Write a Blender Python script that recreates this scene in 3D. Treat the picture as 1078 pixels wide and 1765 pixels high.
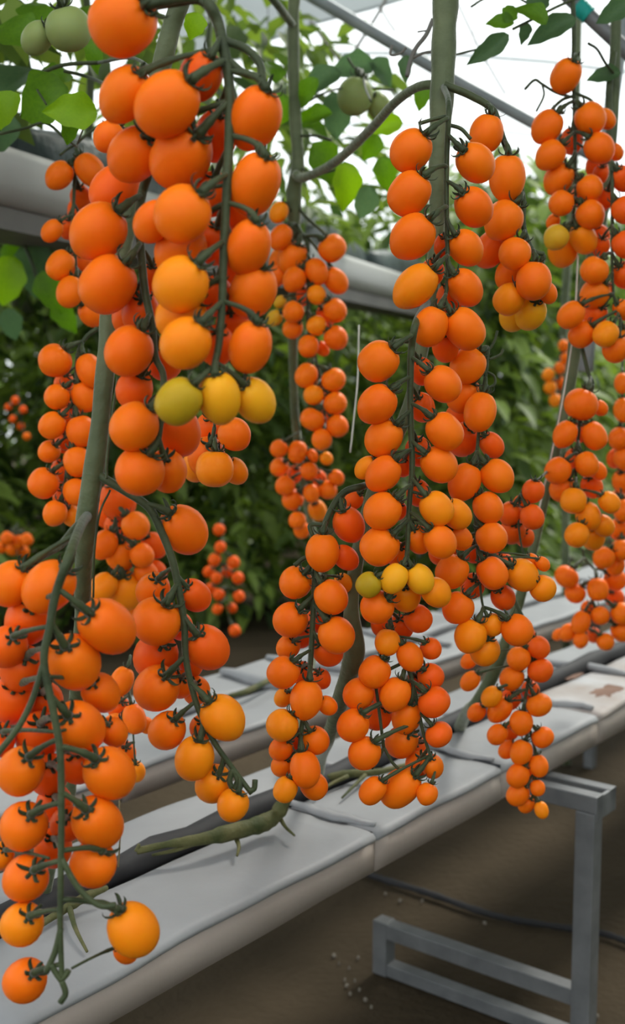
import bpy, math, random
import numpy as np
from mathutils import Vector, Matrix

# ------------------------------------------------------------------ clear
for o in list(bpy.data.objects): bpy.data.objects.remove(o)
scene = bpy.context.scene
COL = scene.collection
rng = random.Random(7)

# ------------------------------------------------------------------ camera
FPX, CX, CY = 2000.0, 539.0, 882.5
CAM_Z = 1.0
PITCH = math.atan((882.5 - 660.0) / FPX)
cam_data = bpy.data.cameras.new('camera')
cam = bpy.data.objects.new('camera', cam_data); COL.objects.link(cam)
cam.location = (0, 0, CAM_Z)
cam.rotation_euler = (math.pi / 2 - PITCH, 0, 0)
cam_data.sensor_fit = 'VERTICAL'; cam_data.sensor_height = 36.0
cam_data.lens = 36.0 * FPX / 1765.0
cam_data.clip_start = 0.02; cam_data.clip_end = 200
cam_data.dof.use_dof = True
cam_data.dof.focus_distance = 1.08
cam_data.dof.aperture_fstop = 6.0
scene.camera = cam

# ------------------------------------------------------------------ light
world = bpy.data.worlds.new('overcast_sky'); scene.world = world
world.use_nodes = True
bg = world.node_tree.nodes['Background']
bg.inputs['Color'].default_value = (0.93, 0.98, 1.0, 1)
bg.inputs['Strength'].default_value = 1.25
sun_data = bpy.data.lights.new('sun', 'SUN')
sun_data.energy = 3.0; sun_data.angle = math.radians(14); sun_data.color = (1.0, 0.95, 0.86)
sun = bpy.data.objects.new('sun', sun_data); COL.objects.link(sun)
sun.rotation_euler = Vector((-0.42, -0.50, -0.75)).to_track_quat('-Z', 'Y').to_euler()
vs = scene.view_settings
vs.view_transform = 'Standard'; vs.look = 'None'; vs.gamma = 1.0; vs.use_curve_mapping = False
vs.exposure = 0.48

# ------------------------------------------------------------------ projection helpers (photo pixel -> place)
R_ = Vector((1, 0, 0)); F_ = Vector((0, math.cos(PITCH), -math.sin(PITCH))); U_ = Vector((0, math.sin(PITCH), math.cos(PITCH)))
C_ = Vector((0, 0, CAM_Z))
def ray(x, y): return R_ * ((x - CX) / FPX) + U_ * ((CY - y) / FPX) + F_
def P(x, y, d): return C_ + ray(x, y) * d
def G(x, y, z):
    r = ray(x, y); return C_ + r * ((z - CAM_Z) / r.z)

# ------------------------------------------------------------------ materials
def new_mat(name):
    m = bpy.data.materials.new(name); m.use_nodes = True
    return m, m.node_tree, m.node_tree.nodes['Principled BSDF']
def noise_mat(name, c1, c2, scale=6, rough=0.6, bump=0.0, detail=4, spec=0.3, coords='Object', metallic=0.0, bscale=None, sheen=0.0):
    m, t, b = new_mat(name)
    tc = t.nodes.new('ShaderNodeTexCoord')
    n = t.nodes.new('ShaderNodeTexNoise'); n.inputs['Scale'].default_value = scale; n.inputs['Detail'].default_value = detail
    r = t.nodes.new('ShaderNodeValToRGB')
    r.color_ramp.elements[0].position = 0.32; r.color_ramp.elements[1].position = 0.68
    r.color_ramp.elements[0].color = (*c1, 1); r.color_ramp.elements[1].color = (*c2, 1)
    t.links.new(tc.outputs[coords], n.inputs['Vector']); t.links.new(n.outputs['Fac'], r.inputs['Fac'])
    t.links.new(r.outputs['Color'], b.inputs['Base Color'])
    b.inputs['Roughness'].default_value = rough; b.inputs['Specular IOR Level'].default_value = spec
    b.inputs['Metallic'].default_value = metallic
    if sheen:
        b.inputs['Sheen Weight'].default_value = sheen; b.inputs['Sheen Roughness'].default_value = 0.35
        b.inputs['Sheen Tint'].default_value = (0.95, 0.97, 0.9, 1)
    if bump:
        n2 = t.nodes.new('ShaderNodeTexNoise'); n2.inputs['Scale'].default_value = bscale or scale * 5; n2.inputs['Detail'].default_value = 5
        bp = t.nodes.new('ShaderNodeBump'); bp.inputs['Strength'].default_value = bump; bp.inputs['Distance'].default_value = 0.01
        t.links.new(tc.outputs[coords], n2.inputs['Vector']); t.links.new(n2.outputs['Fac'], bp.inputs['Height'])
        t.links.new(bp.outputs['Normal'], b.inputs['Normal'])
    return m

def tomato_mat(name, c1, c2):
    m, t, b = new_mat(name)
    oi = t.nodes.new('ShaderNodeObjectInfo')
    tc = t.nodes.new('ShaderNodeTexCoord')
    n = t.nodes.new('ShaderNodeTexNoise'); n.inputs['Scale'].default_value = 1.1; n.inputs['Detail'].default_value = 1
    add = t.nodes.new('ShaderNodeVectorMath'); add.operation = 'ADD'
    sc = t.nodes.new('ShaderNodeMath'); sc.operation = 'MULTIPLY'; sc.inputs[1].default_value = 37.0
    t.links.new(oi.outputs['Random'], sc.inputs[0]); t.links.new(tc.outputs['Object'], add.inputs[0]); t.links.new(sc.outputs[0], add.inputs[1])
    t.links.new(add.outputs[0], n.inputs['Vector'])
    mx = t.nodes.new('ShaderNodeMath'); mx.operation = 'MULTIPLY_ADD'; mx.inputs[1].default_value = 0.55
    t.links.new(n.outputs['Fac'], mx.inputs[0])
    hl = t.nodes.new('ShaderNodeMath'); hl.operation = 'MULTIPLY'; hl.inputs[1].default_value = 0.45
    t.links.new(oi.outputs['Random'], hl.inputs[0]); t.links.new(hl.outputs[0], mx.inputs[2])
    mix = t.nodes.new('ShaderNodeMixRGB'); mix.inputs[1].default_value = (*c1, 1); mix.inputs[2].default_value = (*c2, 1)
    t.links.new(mx.outputs[0], mix.inputs[0]); t.links.new(mix.outputs[0], b.inputs['Base Color'])
    b.inputs['Roughness'].default_value = 0.42; b.inputs['Specular IOR Level'].default_value = 0.16
    b.inputs['Subsurface Weight'].default_value = 0.35
    b.inputs['Subsurface Radius'].default_value = (1.0, 0.35, 0.08); b.inputs['Subsurface Scale'].default_value = 0.012
    return m
TM = {
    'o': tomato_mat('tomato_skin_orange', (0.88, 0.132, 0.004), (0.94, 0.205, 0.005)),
    'r': tomato_mat('tomato_skin_red_orange', (0.84, 0.095, 0.006), (0.89, 0.135, 0.006)),  # back fruit carry shade and transmitted light in this redder tone; riper clusters too
    'a': tomato_mat('tomato_skin_amber', (0.92, 0.225, 0.005), (0.95, 0.285, 0.006)),
    'y': tomato_mat('tomato_skin_yellow', (0.88, 0.37, 0.010), (0.92, 0.43, 0.014)),
    'l': tomato_mat('tomato_skin_lime', (0.60, 0.33, 0.02), (0.66, 0.36, 0.02)),
    'g': tomato_mat('tomato_skin_olive', (0.40, 0.27, 0.012), (0.52, 0.32, 0.012)),
    'p': tomato_mat('tomato_skin_green', (0.24, 0.30, 0.10), (0.30, 0.36, 0.13)),
}
M_STEM = noise_mat('vine_green', (0.028, 0.040, 0.015), (0.060, 0.076, 0.030), scale=40, rough=0.55, bump=0.15, sheen=0.25)
M_MAIN = noise_mat('main_stem_green', (0.060, 0.080, 0.034), (0.120, 0.142, 0.068), scale=18, rough=0.55, bump=0.25, sheen=0.4)
M_CALYX = noise_mat('calyx_green', (0.016, 0.024, 0.009), (0.042, 0.056, 0.020), scale=3, rough=0.55, sheen=0.15)
M_DRY = noise_mat('dry_stem', (0.10, 0.07, 0.035), (0.22, 0.17, 0.09), scale=30, rough=0.8, bump=0.3)
M_CUT = noise_mat('cut_stem_green', (0.040, 0.055, 0.014), (0.14, 0.13, 0.05), scale=25, rough=0.7, bump=0.3)
M_SHEET = noise_mat('white_bench_sheet', (0.255, 0.26, 0.27), (0.315, 0.32, 0.33), scale=5, rough=0.55, bump=0.25, bscale=12)
M_SHEET_DIRTY = noise_mat('stained_bench_sheet', (0.32, 0.27, 0.24), (0.46, 0.46, 0.47), scale=7, rough=0.6, bump=0.4, bscale=18)
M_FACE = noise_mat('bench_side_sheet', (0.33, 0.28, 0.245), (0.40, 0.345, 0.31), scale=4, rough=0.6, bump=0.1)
M_TROUGH = noise_mat('dark_trough_film', (0.02, 0.022, 0.026), (0.05, 0.052, 0.06), scale=9, rough=0.45, bump=0.3)
M_HOSE = noise_mat('black_hose', (0.018, 0.018, 0.020), (0.035, 0.034, 0.036), scale=12, rough=0.7)
M_STEEL = noise_mat('galvanized_steel', (0.13, 0.135, 0.14), (0.19, 0.195, 0.20), scale=25, rough=0.5, metallic=0.25, spec=0.4)
M_PIPE = noise_mat('roof_pipe_steel', (0.24, 0.27, 0.28), (0.34, 0.37, 0.38), scale=12, rough=0.45, metallic=0.2)
M_GUTTER = noise_mat('gutter_grey', (0.28, 0.28, 0.26), (0.36, 0.36, 0.34), scale=3, rough=0.42, spec=0.5)
M_LIP = noise_mat('gutter_lip_dark', (0.10, 0.095, 0.085), (0.16, 0.15, 0.13), scale=5, rough=0.6)
M_BAG = noise_mat('dark_grow_bag', (0.010, 0.020, 0.018), (0.03, 0.05, 0.045), scale=7, rough=0.45, bump=0.5)
M_SOIL = noise_mat('brown_earth_floor', (0.040, 0.030, 0.018), (0.072, 0.053, 0.033), scale=2.2, rough=0.9, bump=0.6, bscale=60, spec=0.1, detail=8)
M_SHADE = noise_mat('grey_shade_sheet', (0.17, 0.19, 0.19), (0.22, 0.24, 0.24), scale=2, rough=0.8)
M_TWINE = noise_mat('pale_twine', (0.55, 0.54, 0.48), (0.7, 0.69, 0.62), scale=60, rough=0.9)
M_TEAL = noise_mat('teal_tape', (0.01, 0.32, 0.27), (0.02, 0.42, 0.36), scale=20, rough=0.5)
M_CRUMB = noise_mat('pale_crumb', (0.16, 0.14, 0.115), (0.26, 0.23, 0.19), scale=30, rough=0.9)

def leaf_mat(name, c1, c2, trans, island=False):
    m = bpy.data.materials.new(name); m.use_nodes = True; t = m.node_tree
    b = t.nodes['Principled BSDF']; out = t.nodes['Material Output']
    r = t.nodes.new('ShaderNodeValToRGB'); r.color_ramp.elements[0].color = (*c1, 1); r.color_ramp.elements[1].color = (*c2, 1)
    if island:
        g = t.nodes.new('ShaderNodeNewGeometry'); t.links.new(g.outputs['Random Per Island'], r.inputs['Fac'])
    else:
        tc = t.nodes.new('ShaderNodeTexCoord'); n = t.nodes.new('ShaderNodeTexNoise'); n.inputs['Scale'].default_value = 14
        t.links.new(tc.outputs['Object'], n.inputs['Vector']); t.links.new(n.outputs['Fac'], r.inputs['Fac'])
    t.links.new(r.outputs['Color'], b.inputs['Base Color'])
    b.inputs['Roughness'].default_value = 0.5; b.inputs['Specular IOR Level'].default_value = 0.3
    tr = t.nodes.new('ShaderNodeBsdfTranslucent')
    hs = t.nodes.new('ShaderNodeHueSaturation'); hs.inputs['Value'].default_value = 1.7; hs.inputs['Saturation'].default_value = 1.1
    t.links.new(r.outputs['Color'], hs.inputs['Color']); t.links.new(hs.outputs['Color'], tr.inputs['Color'])
    mx = t.nodes.new('ShaderNodeMixShader'); mx.inputs[0].default_value = trans
    t.links.new(b.outputs[0], mx.inputs[1]); t.links.new(tr.outputs[0], mx.inputs[2]); t.links.new(mx.outputs[0], out.inputs['Surface'])
    return m
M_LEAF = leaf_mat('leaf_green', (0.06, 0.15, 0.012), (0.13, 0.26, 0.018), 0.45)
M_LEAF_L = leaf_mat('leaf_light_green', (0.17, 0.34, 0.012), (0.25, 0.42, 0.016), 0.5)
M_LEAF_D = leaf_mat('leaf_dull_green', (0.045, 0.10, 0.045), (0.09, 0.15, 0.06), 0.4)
M_FOL = leaf_mat('row_foliage', (0.040, 0.075, 0.020), (0.190, 0.270, 0.045), 0.3, island=True)

def film_mat():
    m = bpy.data.materials.new('greenhouse_film'); m.use_nodes = True; t = m.node_tree
    out = t.nodes['Material Output']; t.nodes.remove(t.nodes['Principled BSDF'])
    tp = t.nodes.new('ShaderNodeBsdfTransparent'); tp.inputs['Color'].default_value = (0.97, 0.99, 0.99, 1)
    tl = t.nodes.new('ShaderNodeBsdfTranslucent'); tl.inputs['Color'].default_value = (0.92, 0.95, 0.95, 1)
    mx = t.nodes.new('ShaderNodeMixShader'); mx.inputs[0].default_value = 0.3
    t.links.new(tp.outputs[0], mx.inputs[1]); t.links.new(tl.outputs[0], mx.inputs[2]); t.links.new(mx.outputs[0], out.inputs['Surface'])
    return m
M_FILM = film_mat()

# ------------------------------------------------------------------ mesh helpers
class MB:
    def __init__(s): s.v = []; s.f = []
    def add(s, vs_, fs):
        o = len(s.v); s.v += [tuple(v) for v in vs_]; s.f += [tuple(i + o for i in f) for f in fs]
    def tube(s, pts, radii, sides=8, flat=1.0, cap=True, side_hint=None):
        pts = [Vector(p) for p in pts]; n = len(pts)
        if not hasattr(radii, '__len__'): radii = [radii] * n
        ts = [(pts[min(i + 1, n - 1)] - pts[max(i - 1, 0)]).normalized() for i in range(n)]
        a = Vector(side_hint) if side_hint else (Vector((1, 0, 0)) if abs(ts[0].x) < 0.8 else Vector((0, 1, 0)))
        nx = (a - ts[0] * a.dot(ts[0])).normalized()
        vs_ = []; fs = []
        for i in range(n):
            nx = (nx - ts[i] * nx.dot(ts[i])).normalized(); ny = ts[i].cross(nx)
            for k in range(sides):
                w = 2 * math.pi * k / sides
                vs_.append(pts[i] + nx * (math.cos(w) * radii[i]) + ny * (math.sin(w) * radii[i] * flat))
        for i in range(n - 1):
            for k in range(sides):
                k2 = (k + 1) % sides
                fs.append((i * sides + k, i * sides + k2, (i + 1) * sides + k2, (i + 1) * sides + k))
        if cap:
            fs.append(tuple(range(sides - 1, -1, -1))); fs.append(tuple((n - 1) * sides + k for k in range(sides)))
        s.add(vs_, fs)
    def box(s, o, ax, ay, az):
        o = Vector(o); ax, ay, az = Vector(ax), Vector(ay), Vector(az)
        vs_ = [o, o + ax, o + ax + ay, o + ay, o + az, o + ax + az, o + ax + ay + az, o + ay + az]
        fs = [(0, 3, 2, 1), (4, 5, 6, 7), (0, 1, 5, 4), (1, 2, 6, 5), (2, 3, 7, 6), (3, 0, 4, 7)]
        s.add(vs_, fs)
    def mesh(s, name, m, smooth=True):
        me = bpy.data.meshes.new(name); me.from_pydata(s.v, [], s.f); me.update()
        if smooth: me.polygons.foreach_set('use_smooth', [True] * len(me.polygons))
        me.materials.append(m); return me
    def obj(s, name, m, parent=None, smooth=True, bevel=0.0):
        return link(name, s.mesh(name, m, smooth), parent, bevel=bevel)
def link(name, me, parent=None, mw=None, bevel=0.0):
    o = bpy.data.objects.new(name, me); COL.objects.link(o)
    if mw is not None: o.matrix_local = mw
    if parent is not None:
        o.parent = parent
        if mw is None: o.matrix_parent_inverse = Matrix.Translation(-parent.location)
    if bevel:
        b = o.modifiers.new('bevel', 'BEVEL'); b.width = bevel; b.segments = 2; b.limit_method = 'ANGLE'
    return o
def tag(o, label, cat, group=None, kind=None):
    o['label'] = label; o['category'] = cat
    if group: o['group'] = group
    if kind: o['kind'] = kind
    return o
def thing(name, loc, label, cat, group=None):
    e = bpy.data.objects.new(name, None); COL.objects.link(e); e.location = loc; e.empty_display_size = 0.02
    return tag(e, label, cat, group)
def struct(o): o['kind'] = 'structure'; return o
def spline(pts, per=6):
    """Catmull-Rom through tuples of any length"""
    A = [np.array(p, float) for p in pts]
    if len(A) < 3:
        return [A[0] + (A[-1] - A[0]) * i / per for i in range(per + 1)]
    A = [2 * A[0] - A[1]] + A + [2 * A[-1] - A[-2]]
    out = []
    for i in range(1, len(A) - 2):
        p0, p1, p2, p3 = A[i - 1:i + 3]
        for k in range(per):
            t = k / per
            out.append(0.5 * (2 * p1 + (p2 - p0) * t + (2 * p0 - 5 * p1 + 4 * p2 - p3) * t * t + (3 * p1 - p0 - 3 * p2 + p3) * t ** 3))
    out.append(A[-2]); return out
def pix_tube(pts, width, per=6, sides=10, d=None, jitter=0.0):
    """pts: (px,py,depth) ; width in photo pixels -> (points, radii)"""
    q = spline([(p[0], p[1], p[2] if len(p) > 2 else d, (p[3] if len(p) > 3 else width)) for p in pts], per)
    return [P(a[0] + rng.uniform(-jitter, jitter), a[1], a[2]) for a in q], [max(a[3], 0.5) / 2 * a[2] / FPX for a in q]

# ------------------------------------------------------------------ setting: floor, film tunnel, hoops
def floor():
    mb = MB(); x0, x1, y0, y1 = -7, 8, -5, 19; n = 40
    vs_ = []; fs = []
    for j in range(n + 1):
        for i in range(n + 1):
            vs_.append((x0 + (x1 - x0) * i / n, y0 + (y1 - y0) * j / n, rng.uniform(-0.006, 0.0)))
    for j in range(n):
        for i in range(n):
            a = j * (n + 1) + i; fs.append((a, a + 1, a + n + 2, a + n + 1))
    mb.add(vs_, fs); o = struct(mb.obj('floor', M_SOIL)); return o
floor()
TX0, TX1, TY0, TY1, TS, TA = -5.0, 6.0, -4.5, 17.0, 1.7, 3.7
def arch(t):
    xc, hw = (TX0 + TX1) / 2, (TX1 - TX0) / 2
    a = math.pi * (1 - t)
    return xc + hw * math.cos(a), TS + (TA - TS) * math.sin(a)
def shell():
    mb = MB(); n = 24; m = 10
    vs_ = []; fs = []
    for j in range(m + 1):
        y = TY0 + (TY1 - TY0) * j / m
        for i in range(n + 1):
            x, z = arch(i / n); vs_.append((x, y, z))
    for j in range(m):
        for i in range(n):
            a = j * (n + 1) + i; fs.append((a, a + 1, a + n + 2, a + n + 1))
    mb.add(vs_, fs); struct(mb.obj('ceiling', M_FILM))
    for nm, x in (('wall_left', TX0), ('wall_right', TX1)):
        mb = MB(); mb.add([(x, TY0, 0), (x, TY1, 0), (x, TY1, TS), (x, TY0, TS)], [(0, 1, 2, 3)]); struct(mb.obj(nm, M_FILM))
    for nm, y in (('wall_front', TY0), ('wall_back', TY1)):
        mb = MB(); pr = [(TX0, y, 0)] + [(arch(i / n)[0], y, arch(i / n)[1]) for i in range(n + 1)] + [(TX1, y, 0)]
        mb.add(pr, [tuple(range(len(pr)))]); struct(mb.obj(nm, M_FILM))
shell()
def hoops():
    for k, y in enumerate((-3.0, -0.5, 2.0, 4.6, 7.2, 9.8, 12.4, 15.0)):
        pts = [(TX0 + 0.03, y, 0)] + [(x * 0.992 + 0.004, y, z - 0.03) for x, z in (arch(i / 24) for i in range(25))] + [(TX1 - 0.03, y, 0)]
        mb = MB(); mb.tube(pts, 0.016, 8, side_hint=(0, 1, 0))
        o = struct(mb.obj('trim_%d' % (k + 1), M_PIPE))
hoops()
# diagonal roof pipes that cross the upper right of the view
def roof_pipe(pts, w, label, tape=None, mat=None):
    q, r = pix_tube(pts, w, per=4)
    base = q[0]; t = thing('roof_pipe', base, label, 'pipe')
    mb = MB(); mb.tube(q, r[len(r) // 2], 12); mb.obj('pipe', mat or M_PIPE, t)
    if tape:
        mb = MB(); q2, r2 = pix_tube(tape, w * 1.3, per=6); mb.tube(q2, [r[len(r) // 2] * (1.12 + 0.12 * rng.random()) for _ in q2], 10)
        o = mb.obj('tape_wrap', M_TEAL, t); o['label'] = 'teal tape wrapped around the pipe'
roof_pipe([(330, -124, 2.6), (545, -2, 2.6), (765, 127, 2.62), (925, 215, 2.64), (1250, 395, 2.68)], 22, 'pale grey roof pipe slanting down behind the thick vine stem')
roof_pipe([(890, -95, 1.9), (1000, 12, 1.9), (1085, 92, 1.9), (1230, 230, 1.9)], 26, 'dark grey pipe with teal tape across the top right corner', tape=[(996, 8, 1.9), (1006, 18, 1.9), (1016, 27, 1.9)], mat=M_STEEL)
roof_pipe([(1085, -60, 2.1), (1068, 80, 2.1), (1055, 180, 2.1), (1042, 300, 2.1), (1010, 640, 2.1)], 26, 'pale upright pipe behind the tomatoes at the top right')
# bracing wires against the bright roof
for i, (w, pts) in enumerate([(6, [(672, -20), (657, 15), (604, 100), (590, 130)]), (4, [(655, 12), (668, 34), (682, 55)]), (5, [(535, 35), (547, 53), (585, 104), (600, 130)]),
                               (4, [(780, -15), (800, 28), (824, 78), (848, 122), (872, 163)])]):
    q, r = pix_tube([(a, b, 3.2) for a, b in pts], w)
    mb = MB(); mb.tube(q, r, 6)
    tag(mb.obj('bracing_wire', M_LIP), ['dark bracing wire left of the thick vine stem leaning left', 'short thin wire forking off the left bracing wire', 'thin wire slanting under the grey shade sheet', 'long thin wire slanting right of the thick vine stem'][i], 'wire')
# grey shade sheet under the roof
def shade():
    mb = MB(); q = [P(250, 110, 4.2), P(430, 85, 4.2), P(545, 43, 4.2), P(640, 18, 4.2), P(760, -18, 4.2)]
    top = [p + Vector((0.25, 1.0, 0.75)) for p in q]
    n = len(q); vs_ = q + top + [p + Vector((0, 0, 0.012)) for p in q] + [p + Vector((0, 0, 0.012)) for p in top]
    fs = []
    for i in range(n - 1):
        fs += [(i, i + 1, n + i + 1, n + i), (2 * n + i, 3 * n + i, 3 * n + i + 1, 2 * n + i + 1), (i, 2 * n + i, 2 * n + i + 1, i + 1), (n + i, n + i + 1, 3 * n + i + 1, 3 * n + i)]
    mb.add(vs_, fs)
    tag(mb.obj('shade_sheet', M_SHADE, smooth=False), 'grey shade sheet stretched under the roof at top centre', 'shade sheet')
    # unseen cloth added overhead to cut the top light on the bench
    mb = MB(); n = 12; vs_ = []
    for j in range(n + 1):
        for i in range(n + 1): vs_.append((-3.0 + 6.0 * i / n, 0.75 + 1.75 * j / n, 2.5 - 0.06 * math.sin(math.pi * i / n * 3) ** 2))
    mb.add(vs_, [(j * (n + 1) + i, j * (n + 1) + i + 1, (j + 1) * (n + 1) + i + 1, (j + 1) * (n + 1) + i) for j in range(n) for i in range(n)])
    o = mb.obj('shade_sheet', M_SHADE); tag(o, 'wide grey sheet added unseen overhead to cut top light on the foreground bench', 'shade sheet')
shade()

# ------------------------------------------------------------------ benches
ZT = 0.45
BA = G(270, 1635, ZT); BB = G(868, 1320, ZT)
BU = (BB - BA).normalized(); BN = Vector((-BU.y, BU.x, 0))
def bp(u, n, z): return BA + BU * u + BN * n + Vector((0, 0, z))
def hsh(a, b): return math.sin(a * 12.9 + b * 7.3) * 0.5 + math.sin(a * 31.1 - b * 17.7) * 0.3 + math.sin(a * 5.3 + b * 3.1) * 0.4
def panel(parent, u0, u1, prof, mat, name='cover_panel', wob=0.0025, seg=None, bm=None):
    """closed (n,z) profile swept along the bench with small waves"""
    mb = MB(); seg = seg or max(6, int((u1 - u0) / 0.03)); k = len(prof); vs_ = []; fs = []
    for i in range(seg + 1):
        u = u0 + (u1 - u0) * i / seg
        for (n_, z_) in prof:
            wz = wob * hsh(u * 1.3, n_ * 2.0) if z_ > -0.02 else 0.0
            wn = wob * 0.8 * hsh(u * 0.9 + 3, z_ * 8) if n_ < 0.02 else 0.0
            vs_.append(bp(u, n_ + wn, z_ + wz))
    for i in range(seg):
        for j in range(k):
            j2 = (j + 1) % k; fs.append((i * k + j, (i + 1) * k + j, (i + 1) * k + j2, i * k + j2))
    fs.append(tuple(range(k))); fs.append(tuple(seg * k + j for j in range(k - 1, -1, -1)))
    mb.add(vs_, fs); return mb.obj(name, mat, parent)
def front_prof(n0, w, th=0.05):
    top = [(n0 + w, -0.024), (n0 + w, -0.004), (n0 + w - 0.004, 0.0)]
    top += [(n0 + w * (0.85 - 0.1 * i), 0.0) for i in range(8)]
    top += [(n0 + 0.009, -0.0003), (n0 + 0.003, -0.002), (n0 + 0.0002, -0.006), (n0, -0.010), (n0 + 0.010, -0.012), (n0 + 0.014, -0.024)]
    return top
def side_prof(n0, th=0.05):
    return [(n0 + 0.012, -0.011), (n0 + 0.0015, -0.0105), (n0 + 0.001, -th * 0.6), (n0 + 0.0015, -th), (n0 + 0.014, -th)]
def back_prof(n0, n1, th=0.045):
    return [(n1, -th), (n1, -0.004), (n1 - 0.006, 0.0)] + [(n1 - (n1 - n0) * (0.2 + 0.15 * i), 0.0) for i in range(5)] + [(n0 + 0.004, 0.0), (n0, -0.004), (n0, -0.02), (n0 + 0.01, -0.024), (n1 - 0.014, -0.024), (n1 - 0.014, -th)]
b1 = thing('growing_bench', bp(0.2, 0.14, -0.05), 'long white-covered growing bench in the foreground, running to the right', 'bench')
TN0, TN1 = 0.140, 0.190
cuts = [-0.75, -0.18, 0.372, 0.692, 1.02, 1.5, 2.1, 2.7]
for i in range(len(cuts) - 1):
    m = M_SHEET if i < 4 else M_SHEET_DIRTY
    panel(b1, cuts[i] + 0.0015, cuts[i + 1] - 0.0015, front_prof(0.0, TN0), M_SHEET if i != 4 else M_SHEET_DIRTY)
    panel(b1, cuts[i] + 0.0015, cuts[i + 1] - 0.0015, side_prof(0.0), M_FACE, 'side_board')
bcuts = [-0.75, -0.05, 0.52, 0.86, 1.3, 1.9, 2.7]
for i in range(len(bcuts) - 1):
    panel(b1, bcuts[i] + 0.002, bcuts[i + 1] - 0.002, back_prof(TN1, 0.272), M_SHEET)
mb = MB(); mb.box(bp(-0.75, 0.016, -0.049), BU * 3.45, BN * 0.24, Vector((0, 0, 0.024))); mb.obj('base_board', M_LIP, b1, smooth=False)
panel(b1, -0.75, 2.7, [(TN0 + 0.001, -0.024), (TN0 + 0.001, -0.012), (TN0 + 0.012, -0.016), (TN1 - 0.012, -0.017), (TN1 - 0.001, -0.012), (TN1 - 0.001, -0.024)], M_TROUGH, 'trough_film', wob=0.004)
# rolled sheet edges at the joints
for (u, n0, n1, rr) in [(0.385, 0.012, 0.150, 0.008), (0.70, 0.02, 0.145, 0.008), (1.03, 0.02, 0.15, 0.010), (1.30, 0.05, 0.26, 0.010), (0.53, 0.185, 0.265, 0.009), (1.52, 0.0, 0.2, 0.01)]:
    mb = MB(); pts = [bp(u + 0.01 * hsh(k, u), n0 + (n1 - n0) * k / 8, rr * 0.45 + 0.002 * hsh(u, k)) for k in range(9)]
    mb.tube(pts, [rr * (0.6 + 0.5 * math.sin(math.pi * k / 8)) for k in range(9)], 8, flat=0.7, side_hint=BU); mb.obj('rolled_sheet_edge', M_SHEET, b1)
# dark gap lines by the joints
for (u, n0, n1) in [(0.371, 0.0, 0.148), (0.692, 0.0, 0.148)]:
    mb = MB(); mb.box(bp(u - 0.001, n0 + 0.004, -0.03), BU * 0.002, BN * (n1 - n0 - 0.006), Vector((0, 0, 0.031))); mb.obj('joint_gap', M_TROUGH, b1, smooth=False)
# brown stains = thin mud patches lying on the far panels
for (x, y, rx, ry) in [(1050, 1190, 0.05, 0.028), (990, 1165, 0.035, 0.012)]:
    mb = MB(); c = G(x, y, ZT + 0.002); vs_ = [c + Vector((0, 0, 0.002))]; 
    for k in range(18):
        a = 2 * math.pi * k / 18; s = 0.75 + 0.4 * rng.random(); vs_.append(c + BU * (math.cos(a) * rx * s) + BN * (math.sin(a) * ry * s))
    mb.add(vs_, [(0, 1 + k, 1 + (k + 1) % 18) for k in range(18)]); o = mb.obj('mud_patch', noise_mat('mud', (0.16, 0.09, 0.065), (0.26, 0.16, 0.12), 20, 0.9), b1); o['label'] = 'brown mud stain on the white sheet'
# bench behind
b2 = thing('growing_bench', bp(0.6, 0.55, -0.05), 'second white growing bench seen behind the hanging clusters', 'bench')
for i in range(6):
    u0 = -0.9 + i * 0.62
    panel(b2, u0 + 0.002, u0 + 0.618, front_prof(0.42, 0.12), M_SHEET)
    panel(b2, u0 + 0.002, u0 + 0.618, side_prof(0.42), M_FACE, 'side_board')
    panel(b2, u0 + 0.05, u0 + 0.64, back_prof(0.575, 0.70), M_SHEET)
panel(b2, -0.9, 2.85, [(0.541, -0.024), (0.541, -0.012), (0.558, -0.018), (0.574, -0.012), (0.574, -0.024)], M_TROUGH, 'trough_film', wob=0.004)
mb = MB(); mb.box(bp(-0.9, 0.436, -0.049), BU * 3.7, BN * 0.25, Vector((0, 0, 0.024))); mb.obj('base_board', M_LIP, b2, smooth=False)
for (u, n0, n1, rr) in [(0.82, 0.45, 0.68, 0.016), (0.98, 0.46, 0.69, 0.012), (1.3, 0.46, 0.69, 0.012)]:
    mb = MB(); pts = [bp(u + 0.015 * hsh(k, u), n0 + (n1 - n0) * k / 8, rr * 0.4) for k in range(9)]
    mb.tube(pts, [rr * (0.6 + 0.5 * math.sin(math.pi * k / 8)) for k in range(9)], 8, flat=0.7, side_hint=BU); mb.obj('rolled_sheet_edge', M_SHEET, b2)
for (u, nn) in [(-0.6, 0.45), (2.0, 0.45)]:
    for dn in (0.0, 0.2):
        mb = MB(); mb.box(bp(u, nn + dn, -0.45), BU * 0.025, BN * 0.025, Vector((0, 0, 0.401))); mb.obj('leg', M_STEEL, b2, smooth=False)
# black drip line lying in the trough
mb = MB(); pts = [bp(-0.75 + 3.4 * k / 60, 0.164 + 0.004 * hsh(k * 0.13, 1), 0.001 + 0.003 * hsh(k * 0.2, 4)) for k in range(61)]
mb.tube(pts, [0.019 + 0.003 * hsh(k * 0.3, 2) for k in range(61)], 10)
tag(mb.obj('drip_hose', M_HOSE), 'dark hose lying along the slit in the foreground bench', 'hose')

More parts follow.
